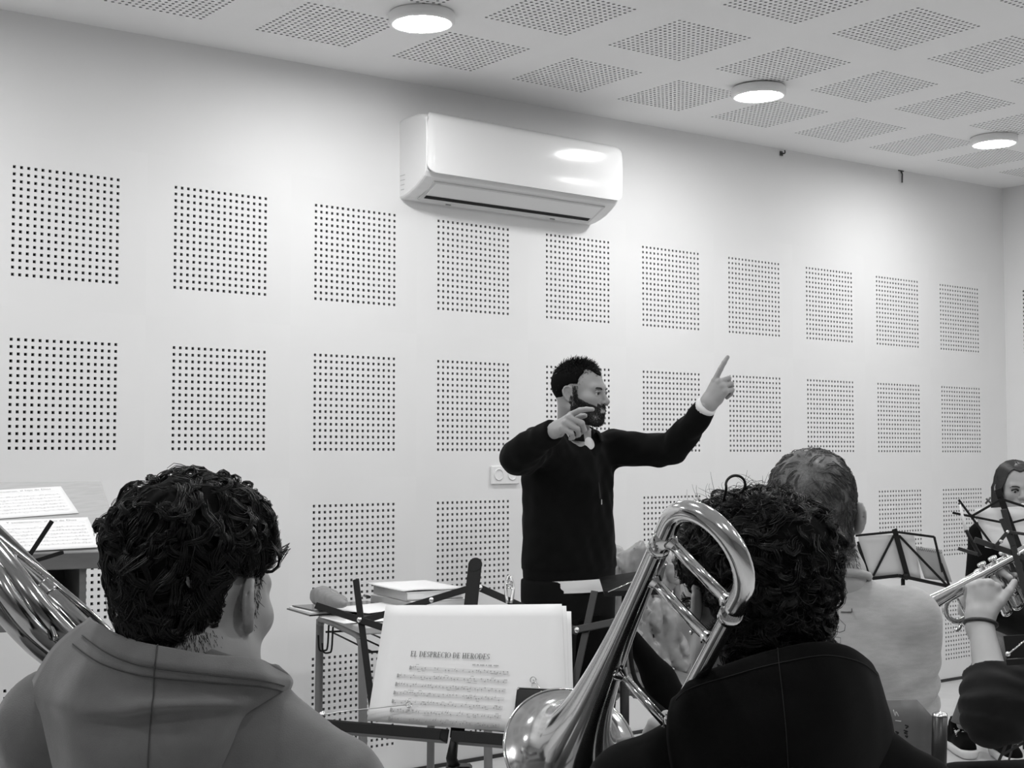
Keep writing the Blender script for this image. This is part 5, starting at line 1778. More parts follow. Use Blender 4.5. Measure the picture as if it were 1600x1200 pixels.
def trumpet_player():
    mp = TR_MP
    fdir = nrm(np.array([-(TR_A)[0], -(TR_A)[1], 0]))           # he faces along the horn
    yaw = math.atan2(fdir[0], fdir[1])
    r, f, u = frame(yaw)
    HO = mp - f * .145 + u * .080
    NB = HO - u * .135 - f * .045
    base = np.array([NB[0], NB[1], 0]) - f * .02
    t = thing('person', 'trumpet player at the right edge in a dark sweater with pushed-up sleeves', 'person', base)
    HA = head_axes(yaw, 0, 0); hf = head_field(HO, HA)
    eL = at(1557, 1108, 2.92); wL = at(1531, 968, 3.045)
    sL = NB - r * .165 - u * .07; sR = NB + r * .165 - u * .07
    wR = tr(.222, -.052, -.120); eR = tr(.37, -.20, -.21)
    legs, hip, kn, an = seated_legs(base, r, f, u, knee=.45, spread=.16)
    def skin(P):
        return smin(hf(P), cap(P, HO - u * .04 - f * .03, NB, .055, .062), .022)
    def trunk(P):
        d = stack(P, base, r, f, [(.46, .16, .11, 0, 0), (.75, .15, .11, 0, 0), (.98, .14, .09, 0, 0), (1.06, .08, .06, 0, 0)])
        d = smin(d, chain(P, [sL, eL], [.045, .042]), .03); d = smin(d, chain(P, [sR, eR, wR], [.045, .038, .028]), .03)
        return smin(d, legs(P, -.02), .03)
    parts = [sdf_mesh(skin, *bounds([HO, NB - u * .03], .15), .006), sdf_mesh(trunk, *bounds([sR, sL, eR, eL, wR, base] + an + kn, .1), .016)]
    # left forearm and hand gripping the valves, back of the hand to us
    yv = nrm(at(1540, 908, 3.068) - wL); b0 = nrm(TR_S * .97 - RT * .15); bk = nrm(b0 - yv * np.dot(b0, yv)); A = np.array([np.cross(yv, bk), yv, bk])
    hnd = hand_field(wL, A, 1, [(1.35, .9, .6), (1.4, .9, .6), (1.45, .9, .6), (1.5, .9, .6)],
                     spread=(.35, .15, -.0, -.12), thumb=[(.020, .020, .002), (.040, .052, .006), (.058, .084, .002), (.070, .112, -.006)], s=.90)
    def arm(P):
        return smin(hnd(P), chain(P, [eL, eL + (wL - eL) * .35, wL], [.042, .036, .024], .01), .02)
    parts.append(sdf_mesh(arm, *bounds([eL, wL, wL + yv * .16], .085), .0032))
    # right hand: fingertips on the valve caps, reaching over from the far side
    yv = nrm(TR_S * .70 + TR_A * .25 + TR_U * .66); bk = nrm(TR_U - yv * np.dot(TR_U, yv)); A = np.array([np.cross(yv, bk), yv, bk])
    parts.append(sdf_mesh(hand_field(wR, A, -1, [(.55, .55, .40), (.55, .55, .40), (.55, .6, .4), (.7, .8, .5)], spread=(.10, .0, -.08, -.2)), *bounds([wR, wR + yv * .2], .085), .0032))
    mk('body', *join_meshes(parts), 'skin_pale', t, True)
    # sweater, left sleeve pushed up to the elbow in folds
    cuff = eL + (wL - eL) * .42; cax = nrm(wL - eL)
    def sweat(P):
        d = stack(P, base, r, f, [(.50, .185, .14, 0, 0), (.78, .188, .13, 0, 0), (.95, .18, .12, 0, 0), (1.03, .13, .09, 0, 0), (1.08, .075, .07, 0, 0)])
        a = chain(P, [sL, eL, cuff], [.080, .074, .056], .02)
        q = P - eL; w = q @ cax
        a = a + .0036 * np.sin(w * 150 + 60 * (q @ RT) + 3.0 * wav(P, 7, 5, 3)) * np.exp(-((w - .01) / .10) ** 2) + .003 * wav(P, 13, 5, 2)
        a = np.where(np.linalg.norm(P - cuff, axis=1) < .085, smax(a, (P - cuff) @ cax, .006), a)
        d = smin(d, a, .05)
        d = smin(d, chain(P, [sR, eR, eR + (wR - eR) * .85], [.068, .056, .042], .01), .045)
        d = smax(d, -cap(P, NB + u * .02, NB + u * .2, .064, .07), .006)
        return smax(d, .55 - P[:, 2], .004)
    mk('sweater', *sdf_mesh(sweat, *bounds([sR, sL, eR, eL, wR, cuff, base + u * .5, NB + u * .02], .10), .0065), 'cloth_charcoal', t, True)
    # woven bracelet
    bc = wL - nrm(wL - eL) * .010; ax = nrm(wL - eL + RT * .00); e1 = nrm(np.cross(ax, FW)); e2 = np.cross(ax, e1)
    ring = np.array([bc + .0335 * math.cos(a) * e1 + .028 * math.sin(a) * e2 + ax * .006 * math.cos(a + .8) for a in np.linspace(0, 2 * math.pi, 36, endpoint=False)])
    mk('bracelet', *tube(ring, .0042, 8, closed=True), 'leather', t, True)
    def trou(P): return smin(legs(P, .012), stack(P, base, r, f, [(.46, .17, .125, 0, 0), (.58, .17, .12, 0, 0)]), .04)
    mk('trousers', *sdf_mesh(trou, *bounds([base + u * .6, base + r * .15, base - r * .15] + an + kn, .15), .014), 'cloth_trouser', t, True)
    for a in an: plain_shoe(np.array([a[0], a[1], 0]), f, t)
    sk = skull_field(HO, HA)
    fn = shell_hair(sk, HO, HA, 1.0, lambda L: .010 + 0 * L[:, 0], lambda L: np.maximum(np.where(L[:, 1] < -.03, -.045 - L[:, 2], .035 - L[:, 2] + np.where(L[:, 1] > .05, .04, 0)), -1) * .8, noise=.002)
    mk('under_hair', *sdf_mesh(lambda P: fn(P) + .003, *bounds([HO + u * .02], .15), .006), 'hair_base', t, True)
    g = np.random.default_rng(51)
    R = project(fn, HO + u * .02, fib(2600) @ HA, .2); Lq = (R - HO) @ HA.T
    R = R[np.where(Lq[:, 1] < -.03, -.045 - Lq[:, 2], .035 - Lq[:, 2] + np.where(Lq[:, 1] > .05, .04, 0)) < -.004]
    cr = hl(HO, HA, 1.0, (0, -.06, .11))
    def flow(P, n):
        a = P - cr; return a / (np.linalg.norm(a, axis=1)[:, None] + 1e-9) - .3 * HA[2]
    p, rd = lock_hair(fn, R[g.permutation(len(R))[:420]], flow, .032, 7, .004, .001, .7, 9, .003, .0007, 52, droop=.1, jitter=.3)
    stuff(mk('hair', *strands(p, rd, 3), 'hair_dark', t, True))
    for s in (-1, 1):
        e = mk('eye', *sphere(hl(HO, HA, 1.0, (s * .031, .079, .003)), .0115, 12, 8), 'eye_white', t, True)
        mk('iris', *sphere(hl(HO, HA, 1.0, (s * .031, .0872, .001)), .0055, 10, 8), 'iris', e, True)
        mk('eyelid', *tube(crom(np.array([hl(HO, HA, 1.0, q) for q in ((s * .017, .0885, .004), (s * .026, .0935, .010), (s * .036, .0925, .010), (s * .045, .084, .005))]), 4), .0028, 6), 'skin_pale', e, True)
        mk('eyebrow', *tube(crom(np.array([hl(HO, HA, 1.0, q) for q in ((s * .014, .0945, .0175), (s * .028, .0935, .0215), (s * .042, .085, .021), (s * .051, .075, .0155))]), 4), .0028, 6), 'hair_dark', t, True)
    return t

# ------------------------------------------------------------------ woman behind the far music stand
def woman():
    HO = at(1588, 765, 6.08)
    yaw = CYAW + math.pi + .06
    r, f, u = frame(yaw)
    NB = HO - u * .14 - f * .045
    base = np.array([NB[0], NB[1], 0])
    t = thing('person', 'young woman with long dark hair playing behind a music stand at the right edge', 'person', base)
    HA = head_axes(yaw, -.06, 0); hs = .94; hf = head_field(HO, HA, hs)
    sR = NB + r * .145 - u * .06; sL = NB - r * .145 - u * .06
    hands_at = hl(HO, HA, hs, (0, .22, -.30))
    eR = sR + r * .05 + f * .10 - u * .22; eL = sL - r * .05 + f * .10 - u * .22
    wR = hands_at + r * .03 - u * .06; wL = hands_at - r * .03 + u * .05
    fa = np.array([at(1500, 1172, 6.14), at(1570, 1196, 5.98)])
    an = [np.array([p[0], p[1], .10]) for p in fa]
    hip = [base + r * .08 + u * .5, base - r * .08 + u * .5]
    kn = [at(1552, 1016, 5.82), at(1622, 1016, 5.72)]
    legs = lambda P, g=0.0: smin(chain(P, [hip[0], kn[0], an[0]], [.08 + g, .058 + g, .040 + g]), chain(P, [hip[1], kn[1], an[1]], [.08 + g, .058 + g, .040 + g]), .02)
    def skin(P): return smin(hf(P), cap(P, hl(HO, HA, hs, (0, -.03, -.04)), NB, .046, .05), .02)
    def trunk(P):
        d = stack(P, base, r, f, [(.46, .15, .10, 0, 0), (.75, .13, .09, 0, 0), (1.0, .13, .08, 0, 0), (1.07, .07, .05, 0, 0)])
        for s_, e_, w_ in ((sR, eR, wR), (sL, eL, wL)): d = smin(d, chain(P, [s_, e_, w_], [.036, .032, .024]), .03)
        return smin(d, legs(P, -.012), .03)
    parts = [sdf_mesh(skin, *bounds([HO, NB - u * .03], .14), .0042), sdf_mesh(trunk, *bounds([sR, sL, eR, eL, wR, wL, base] + an + kn, .1), .015)]
    for w, s, e in ((wR, 1, eR), (wL, -1, eL)):
        yv = nrm(w - e); b0 = nrm(r * s + f * .3); bk = nrm(b0 - yv * np.dot(b0, yv)); A = np.array([np.cross(yv, bk), yv, bk])
        parts.append(sdf_mesh(hand_field(w, A, -s, [(.6, .9, .5)] * 4, s=.88), *bounds([w, w + yv * .16], .08), .005))
    mk('body', *join_meshes(parts), 'skin', t, True)
    def top(P):
        d = stack(P, base, r, f, [(.50, .165, .115, 0, 0), (.78, .15, .105, 0, 0), (.98, .155, .10, 0, 0), (1.05, .11, .07, 0, 0), (1.09, .06, .055, 0, 0)])
        for s_, e_, w_ in ((sR, eR, wR), (sL, eL, wL)): d = smin(d, chain(P, [s_, e_, e_ + (w_ - e_) * .85], [.052, .046, .036], .01), .04)
        d = d + .003 * wav(P, 9, 5)
        return smax(d, .52 - P[:, 2], .004)
    mk('sweater', *sdf_mesh(top, *bounds([sR, sL, eR, eL, wR, wL, base + u * .5, NB], .09), .010), 'cloth_black', t, True)
    mk('jeans', *sdf_mesh(lambda P: smax(smin(legs(P, .006), stack(P, base, r, f, [(.46, .16, .115, 0, 0), (.58, .16, .11, 0, 0)]), .04), .13 - P[:, 2], .004), *bounds([base + u * .6, base + r * .15, base - r * .15] + an + kn, .14), .012), 'denim', t, True)
    for a in an:
        c = np.array([a[0], a[1], 0])
        mk('sock', *tube([c + u * .07, c + u * .15], .040, 14), 'cloth_black', t, True)
        sneaker(c, f, t)
    for s in (-1, 1):
        e = mk('eye', *sphere(hl(HO, HA, hs, (s * .031, .080, .003)), .0100, 12, 8), 'eye_white', t, True)
        mk('iris', *sphere(hl(HO, HA, hs, (s * .031, .0855, -.002)), .0056, 10, 8), 'iris', e, True)
        lid = [hl(HO, HA, hs, q) for q in ((s * .017, .0885, .003), (s * .026, .0935, .008), (s * .036, .0925, .008), (s * .046, .084, .003))]
        mk('eyelid', *tube(crom(lid, 4), .0036, 6), 'hair_black', e, True)
        br = [hl(HO, HA, hs, q) for q in ((s * .013, .0945, .0175), (s * .028, .0935, .0225), (s * .042, .085, .021), (s * .050, .076, .0155))]
        mk('eyebrow', *tube(crom(br, 4), .0027, 6), 'hair_black', t, True)
    mk('lips', *tube(crom([hl(HO, HA, hs, q) for q in ((-.020, .0875, -.0565), (0, .0985, -.0560), (.020, .0875, -.0565))], 5), .0042, 6), 'lip', t, True)
    # long straight hair, parted, falling past the shoulders
    sk = skull_field(HO, HA, hs)
    g = np.random.default_rng(41)
    mb = []
    N = 900; K = 14
    xx = g.uniform(0, 1, N); side = np.where(g.random(N) < .5, -1, 1)
    yy = g.uniform(-.085, .068, N)
    out = np.zeros((N, K, 3))
    for k in range(K):
        v = k / (K - 1)
        ang = np.minimum(v * 3.2, 1) * 1.45
        rx = .080 + .006 * xx
        x = side * (.004 + rx * np.sin(ang)); z = .045 + (.088 + .004 * xx) * np.cos(ang) - np.clip(v - .3, 0, 1) * .62
        y = yy * (1 - .35 * np.clip(v - .1, 0, 1)) * np.cos(ang * .0) - .012 - .022 * np.clip(v - .2, 0, 1) - .35 * np.abs(yy + .01) ** 2 / .09 * 0
        sc = np.sqrt(np.clip(1 - ((yy + .012) / .112) ** 2, .2, 1))
        z = np.where(v < .35, .04 + (z - .04) * sc, z)
        out[:, k] = hl(HO, HA, hs, np.zeros(3)) + hs * (np.stack([x * (sc if v < .35 else 1), y, z], 1) + g.normal(0, .0015, (N, 3)) * v) @ HA
    def off(L): return .010 + 0 * L[:, 0]
    def region(L):
        x, y, z = np.abs(L[:, 0]), L[:, 1], L[:, 2]
        return np.maximum(np.maximum(-.12 - z, -1), np.where(y > .0, np.minimum(np.minimum(y - .0, .083 - z + x * .35), .068 - x + (.0) * y), -1)) * .8
    fnn = shell_hair(sk, HO, HA, hs, off, region, noise=.0008)
    bm = sdf_mesh(fnn, *bounds([HO], .16), .0055)
    stuff(mk('hair', *join_meshes([bm, strands(out, np.full((N, K), .0018), 3)]), 'hair_brown', t, True))
    # clarinet with a pale mouthpiece
    cl = thing('clarinet', 'black clarinet with pale mouthpiece held by the woman at the right edge', 'clarinet', hands_at - u * .3)
    m0 = hl(HO, HA, hs, (0, .098, -.058)); m1 = hl(HO, HA, hs, (0, .150, -.105)); b1 = hl(HO, HA, hs, (0, .36, -.55))
    mk('mouthpiece', *tube([m0, m0 + (m1 - m0) * .5, m1], [.008, .012, .014], 14), 'rubber_white', cl, True)
    mk('barrel', *tube([m1, m1 + (b1 - m1) * .90, b1], [.0145, .0145, .035], 16), 'black_metal', cl, True)
    ax = nrm(b1 - m1); e1 = nrm(np.cross(ax, r)); 
    for k in range(7):
        mk('key', *lathe([(0, .004), (.009, .004), (.009, 0), (0, 0)], m1 + ax * (.09 + .045 * k) + e1 * (.016 if e1[2] > 0 else -.016), e1 if e1[2] > 0 else -e1, 12), 'silver', cl)
    return t

def sneaker(c, f, t):
    u = np.array([0, 0, 1.0]); r = np.cross(f, u)
    up = mk('shoe', *sdf_mesh(lambda P: smax(smin(chain(P, [c - f * .055 + u * .06, c + f * .06 + u * .055, c + f * .135 + u * .045], [.042, .042, .036]), cap(P, c - f * .035 + u * .06, c - f * .035 + u * .115, .043, .039), .03), .022 - P[:, 2], .004), *bounds([c, c + f * .1 + u * .1], .11), .006), 'cloth_black', t, True)
    mk('sole', *sdf_mesh(lambda P: smax(smax(chain(P, [c - f * .060 + u * .03, c + f * .06 + u * .03, c + f * .142 + u * .032], [.052, .050, .043]), P[:, 2] - .040, .004), .001 - P[:, 2], .004), *bounds([c, c + f * .1], .12), .006), 'rubber_white', up, True)
    for k in range(5):
        q = c + f * (.005 + .024 * k) + u * (.118 - .012 * k)
        for s in (-1, 1):
            mk('lace', *tube([q - r * .03 * s - u * .012, q + u * .002, q + r * .03 * s + f * .018 - u * .016], .0042, 6), 'rubber_white', up, True)
conductor()
left_player()
trombone_player()
sweater_player()
trumpet_player()
woman()

# ================================================================== INSTRUMENTS
mat('brass_horn', .40, .14, metal=1.0, noise=.15, nscale=25)
def arc(c, e1, e2, rad, a0, a1, n):
    return [np.asarray(c) + rad * (math.cos(a) * e1 + math.sin(a) * e2) for a in np.linspace(a0, a1, n)]

def trombone():
    # camera-space axes: T from the tuning bow to the bell, B from the bell tube to the slide-side tube
    P0 = at(1047, 815, 1.60); P1 = at(892, 1172, 2.03)
    T = nrm(P1 - P0)
    b0 = nrm(RT * .63 - UP * .655 - FW * .42); B = nrm(b0 - T * np.dot(b0, T)); N = np.cross(T, B)
    L = np.linalg.norm(P1 - P0)
    W = .117
    t = thing('trombone', 'brass trombone with its tuning bow beside the curly-haired player\'s head', 'trombone', P0 + T * .3)
    # tuning bow
    bow = [P0 + T * .05] + [P0 + T * .02] + arc(P0 + B * W / 2, -B, -T, W / 2, 0, math.pi, 22) + [P0 + B * W + T * .02, P0 + B * W + T * .045]
    mk('tuning_bow', *tube(np.array(bow), .0123, 24), 'brass', t, True)
    # bell: tube widening to the flare
    prof = [(.0120, .02), (.0126, .10), (.0146, .18), (.0178, .25), (.0222, .31), (.0272, .36), (.0325, .40), (.0395, .435), (.0480, .464), (.0585, .486), (.0715, .502), (.0850, .512), (.0985, .519)]
    k = L / .519
    pr = np.array(prof); pr[:, 1] *= k
    fine = crom(pr, 4)
    Vb, Fb = lathe([tuple(x) for x in fine], P0, T, 64)
    bell = mk('bell', Vb, Fb, 'brass', t, True)
    sm = bell.modifiers.new('thickness', 'SOLIDIFY'); sm.thickness = .0009; sm.offset = 0
    rim = np.array(arc(P0 + T * L, B, N, .0988, 0, 2 * math.pi, 73)[:-1])
    mk('bell_rim', *tube(rim, .0019, 10, closed=True), 'brass', bell, True)
    # slide-side tube (gooseneck) running down behind the shoulder
    gs = [P0 + B * W + T * .03, P0 + B * W + T * .12, P0 + B * (W) + T * .22, P0 + B * W + T * .33]
    mk('gooseneck', *tube(crom(np.array(gs), 6), .0105, 20), 'brass', t, True)
    for a, w in ((.045, .0136), (.30, .0128)):
        mk('ferrule', *tube([P0 + B * W + T * (a - .006), P0 + B * W + T * (a + .006)], w, 20), 'brass', t, True)
    mk('ferrule', *tube([P0 + T * .048, P0 + T * .058], .0136, 20), 'brass', t, True)
    # inner tuning-slide legs and braces
    for a in (.028, .110):
        br = mk('brace', *tube([P0 + T * a + B * .008, P0 + T * a + B * (W - .008)], .0068, 16), 'brass', t, True)
        for e, sg in ((.0125, 1), (W - .0125, -1)):
            mk('brace_flange', *lathe([(.0105, 0), (.0095, .002), (.0068, .006)], P0 + T * a + B * e, B * sg, 16), 'brass', br, True)
    br = mk('brace', *tube([P0 + T * .320 + B * .018, P0 + T * .320 + B * (W + .01)], .0058, 16), 'brass', t, True)
    mk('brace_flange', *lathe([(.012, 0), (.010, .003), (.0058, .008)], P0 + T * .320 + B * .022, B, 16), 'brass', br, True)
    # hand slide: two long tubes going forward from the gooseneck, closed by a bow
    S0 = P0 + B * W + T * .33
    d = N if np.dot(N, RT) > 0 else -N
    sl = []
    off = np.array([0, 0, 0.0])
    for q in (0, 1):
        a = S0 + d * .0 + B * (.012 + .085 * q) + T * .0
        mk('hand_slide', *tube([a, a + T * .42], .0075, 16), 'brass', t, True)
    mk('slide_brace', *tube([S0 + B * .012 + T * .05, S0 + B * .097 + T * .05], .0055, 12), 'brass', t, True)
    c = S0 + B * .0545 + T * .42
    mk('slide_bow', *tube(np.array(arc(c, -B, T, .0425, 0, math.pi, 18)), .0082, 16), 'brass', t, True)
    a = S0 + B * .097
    mk('mouthpiece', *lathe([(.0045, .0), (.005, .03), (.0125, .055), (.0128, .07), (.0105, .071)], a, -T, 20), 'silver', t, True)
    return t
trombone()

# ------------------------------------------------------------------ horn at the left edge: bundled tubing of a big brass instrument
def horn():
    t = thing('brass_horn', 'large brass horn with bundled tubing at the left edge beside the hooded player', 'horn', at(60, 1000, 1.80) - UPV * .1)
    def run(pts, rad, m='brass_horn', nm='tube', sides=20):
        return mk(nm, *tube(crom(np.array([at(*p) for p in pts]), 8), rad, sides), m, t, True)
    run([(-60, 792, 1.84), (0, 843, 1.82), (80, 908, 1.80), (150, 968, 1.80), (215, 1030, 1.82)], .0052, nm='outer_tube')
    run([(-70, 808, 1.80), (0, 862, 1.785), (50, 912, 1.77), (112, 975, 1.77), (180, 1045, 1.80)], .0036, nm='stay_rod')
    s1 = run([(68, 924, 1.79), (100, 953, 1.785), (150, 1000, 1.785), (210, 1058, 1.80)], .0135, nm='tuning_slide')
    run([(60, 916, 1.79), (76, 931, 1.79)], .0162, 'brass_horn', 'slide_ferrule')
    run([(-60, 812, 1.80), (-10, 862, 1.77), (26, 906, 1.75), (64, 956, 1.745), (112, 1006, 1.76), (167, 1056, 1.79)], .0160, nm='main_bow')
    run([(-60, 842, 1.76), (-14, 888, 1.73), (16, 936, 1.72), (56, 984, 1.73), (118, 1036, 1.77)], .0115, nm='main_bow')
    run([(-60, 878, 1.76), (-20, 920, 1.735), (12, 968, 1.73), (52, 1010, 1.745), (106, 1052, 1.78)], .0105, nm='valve_tube')
    for (a, b) in (((22, 868, 1.806), (28, 886, 1.776)), ((84, 915, 1.80), (82, 930, 1.785)), ((86, 946, 1.77), (96, 968, 1.765)), ((70, 950, 1.745), (88, 1000, 1.73))):
        run([a, b], .0034, nm='brace')
    # bell section rising out of the picture and the bottom bow behind the player's shoulder
    O = at(-60, 805, 1.86); ax = nrm(at(-260, 640, 1.80) - O)
    pr = [(.030, -.02), (.036, .04), (.046, .09), (.062, .13), (.086, .16), (.115, .178), (.135, .186)]
    bl = mk('bell', *lathe([tuple(x) for x in crom(np.array(pr), 4)], O, ax, 48), 'brass', t, True)
    bl.modifiers.new('thickness', 'SOLIDIFY').thickness = .0012
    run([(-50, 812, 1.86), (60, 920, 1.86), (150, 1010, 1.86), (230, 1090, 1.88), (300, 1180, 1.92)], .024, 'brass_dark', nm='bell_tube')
    return t
horn()

# ------------------------------------------------------------------ trumpet
def trumpet():
    t = thing('trumpet', 'shiny trumpet gripped in both hands at the right edge', 'trumpet', tr(.24, 0, 0))
    # bell tube along the top on our side, back bow by the mouthpiece, return to the valves
    zb = .0175
    pr = [(.0615, 0), (.052, .006), (.040, .018), (.030, .036), (.0225, .062), (.0175, .10), (.0140, .15), (.0108, .21), (.0082, .28), (.0070, .40)]
    b = mk('bell', *lathe([tuple(x) for x in crom(np.array(pr), 4)], tr(0, .028, zb), TR_A, 40), 'brass_pale', t, True)
    b.modifiers.new('thickness', 'SOLIDIFY').thickness = .0006
    mk('bell_rim', *tube(np.array(arc(tr(0, .028, zb), TR_U, TR_S, .0615, 0, 6.2832, 49)[:-1]), .0016, 8, closed=True), 'brass_pale', b, True)
    H = .055
    bow = [tr(.395, .028, zb)] + arc(tr(.40, .028 - H / 2, zb), TR_U, TR_A, H / 2, 0, math.pi, 16) + [tr(.33, .028 - H, zb)]
    mk('bell_bow', *tube(np.array(bow), .0068, 16), 'brass_pale', t, True)
    # lead pipe, main tuning slide and its lower branch
    zl = -.0145
    mk('lead_pipe', *tube([tr(.46, .028, zl), tr(.14, .028, zl)], [.0052, .0062], 16), 'brass_pale', t, True)
    u0 = .008
    sl = [tr(.235, u0, zl + .004)] + arc(tr(.152, u0 - H / 2, zl + .006), TR_U, -TR_A, H / 2, 0, math.pi, 18) + [tr(.245, u0 - H, zl + .004)]
    sld = mk('tuning_slide', *tube(np.array(sl), .0068, 18), 'brass_pale', t, True)
    for a, uu in ((.178, u0), (.178, u0 - H), (.215, u0), (.215, u0 - H)):
        mk('ferrule', *tube([tr(a, uu, zl + .004), tr(a + .012, uu, zl + .004)], .0084, 16), 'brass_pale', sld, True)
    mk('slide_brace', *tube([tr(.165, u0, zl + .004), tr(.165, u0 - H, zl + .004)], .003, 8), 'brass_pale', sld, True)
    mk('water_key', *tube(crom(np.array([tr(.142, u0 - H - .004, .0), tr(.132, u0 - H - .010, .002), tr(.122, u0 - H - .009, .002)]), 3), .0045, 10), 'brass_pale', sld, True)
    # third valve slide
    t3 = [tr(.245, -.034, .014)] + arc(tr(.178, -.034, .014 - .009), TR_S, -TR_A, .009, 0, math.pi, 10) + [tr(.245, -.034, -.004)]
    mk('third_slide', *tube(np.array(t3), .0062, 14), 'brass_pale', t, True)
    mk('slide_ring', *tube(np.array(arc(tr(.205, -.020, .014), TR_A, TR_U, .0115, 0, 6.2832, 25)[:-1]), .0016, 8, closed=True), 'brass_pale', t, True)
    # valves
    for k in range(3):
        a = .248 + .0285 * k
        v = mk('valve', *lathe([(0, -.066), (.006, -.066), (.0115, -.062), (.0125, -.055), (.0118, -.052), (.0118, .040), (.0130, .042), (.0130, .052), (.0105, .055), (.0045, .056), (.0040, .062)], tr(a, -.019, 0), TR_U, 24), 'brass_pale', t, True)
        mk('finger_button', *lathe([(.0040, .058), (.0095, .061), (.0105, .065), (.0095, .067), (0, .066)], tr(a, -.019, 0), TR_U, 20), 'silver', v, True)
        mk('valve_loop', *tube(np.array([tr(a, -.03, .010)] + arc(tr(a + .001, -.030 - .006, .016), TR_U, TR_S, .010, 0, math.pi, 8) + [tr(a, -.042, .010)]), .0056, 12), 'brass_pale', t, True)
    for a in (.19, .36):
        mk('brace', *tube([tr(a, .028, zl), tr(a, .028, zb)], .0026, 8), 'brass_pale', t, True)
    mk('mouthpiece', *lathe([(.0042, 0), (.0048, .03), (.0070, .055), (.0135, .072), (.0136, .080), (.0095, .081)], tr(.455, .028, zl), TR_A, 20), 'silver', t, True)
    return t
mat('brass_pale', .78, .13, metal=1.0, noise=.05, nscale=40)
trumpet()

# ================================================================== CHAIRS, THE OTHER STANDS, THE JACKET
P = {o['label'][:20]: o for o in COL.objects if o.name.startswith('person') and o.parent is None}
def pbase(start):
    for k, o in P.items():
        if k.startswith(start): return WLOC[o.name]
chair(pbase('seated player'), CYAW + .32, 'school chair under the player in the grey hoodie', back_z=(.62, .82))
chair(pbase('seated trombone'), CYAW - .02, 'school chair under the trombone player in black', back_z=(.62, .82))
ch3, bkp, (cr, cf, cu_) = chair(pbase('seated man') - RT * .045, CYAW + .05, 'wooden-backed school chair behind the man in the light sweatshirt', back_z=(.645, .872), back_off=.172)
_f = -TR_A * np.array([1, 1, 0]); chair(pbase('trumpet player'), math.atan2(_f[0], _f[1]), 'school chair under the trumpet player at the right edge', back_z=(.62, .82))
chair(pbase('young woman') + RT * .11, CYAW + math.pi + .06, 'school chair under the woman at the far right', back_z=(.62, .82))

# pen scribbles on the chair back of the man in the light sweatshirt
def scrib(pts, m, rad=.0011):
    n = -cf
    q = []
    for px, py in pts:
        p = on_plane(px, py, pbase('seated man') - cf * .222, n); q.append(p)
    mk('scribble', *tube(crom(np.array(q), 3), rad, 5), m, bkp, True)
for pts in ([(1414, 1133), (1419, 1135), (1415, 1138)], [(1412, 1141), (1418, 1143), (1413, 1145), (1418, 1147)], [(1414, 1150), (1418, 1150), (1416, 1153)], [(1399, 1143), (1404, 1145), (1400, 1147)]):
    scrib(pts, 'hole_dark', .0014)
for pts in ([(1396, 1109), (1399, 1119), (1400, 1112), (1404, 1119)], [(1399, 1126), (1408, 1127)]):
    scrib(pts, 'mark_light', .0008)

# ------------------------------------------------------------------ stand seen from behind, right of the man in the light sweatshirt
def stand_back(name_label, D, bars, sheets, foot_px, tilt=.25, post_px=None, yaw=.2, knob=None, clip=None):
    c = at(*foot_px, D)
    n = nrm(-FW * math.cos(tilt) * np.array([1, 1, 0]) / np.linalg.norm(FW[:2]) - UPV * math.sin(tilt))   # broad face toward us, leaning to its reader
    def on(px, py, l=0.0): return on_plane(px, py, c, n) + n * l
    t = thing('music_stand', name_label, 'music stand', (c[0], c[1], 0))
    for k, (a, b, w, m, l, rv) in enumerate(bars):
        o = mk('arm', *flat_bar(on(*a, l), on(*b, l), n, w, .003), m, t)
        if rv: rivets(o, [on(*p, l + .0015) for p in rv], n, rad=.0042)
    if knob: mk('knob', *sphere(on(*knob, .012), .014, 12, 8), 'black_metal', t, True)
    top = on(*(post_px or foot_px), -.012)
    tripod(t, (top[0], top[1], 0), top, .010, .25, yaw=yaw)
    for k, (cs, l, lab, m, cat) in enumerate(sheets):
        q = [on(*p, l) for p in cs]
        S = np.array([[q[3] * (1 - i / 6) * (1 - j / 6) + q[2] * (i / 6) * (1 - j / 6) + q[0] * (1 - i / 6) * (j / 6) + q[1] * (i / 6) * (j / 6) + n * .003 * math.sin(i * .9 + j * .5 + k) for j in range(7)] for i in range(7)])
        if cat == 'notebook':
            o = thing('notebook', lab, 'notebook', (q[2] + q[3]) / 2)
            mk('pages', *solid_patch(S, .008), m, o, True)
            e = (q[1] - q[0]); 
            for i in range(14):
                p = q[0] + e * ((i + .5) / 14)
                mk('spiral_ring', *tube(np.array(arc(p + n * .002, nrm(np.cross(n, nrm(e))), n, .007, 0, 6.28, 11)[:-1]), .0009, 5, closed=True), 'dark_steel', o, True)
        else:
            o = mk('music_sheet', *solid_patch(S, .001), m, None, True); tag(o, lab, 'sheet music', 'sheets on the far music stands')
    return t, on, n
K = 'black_metal'
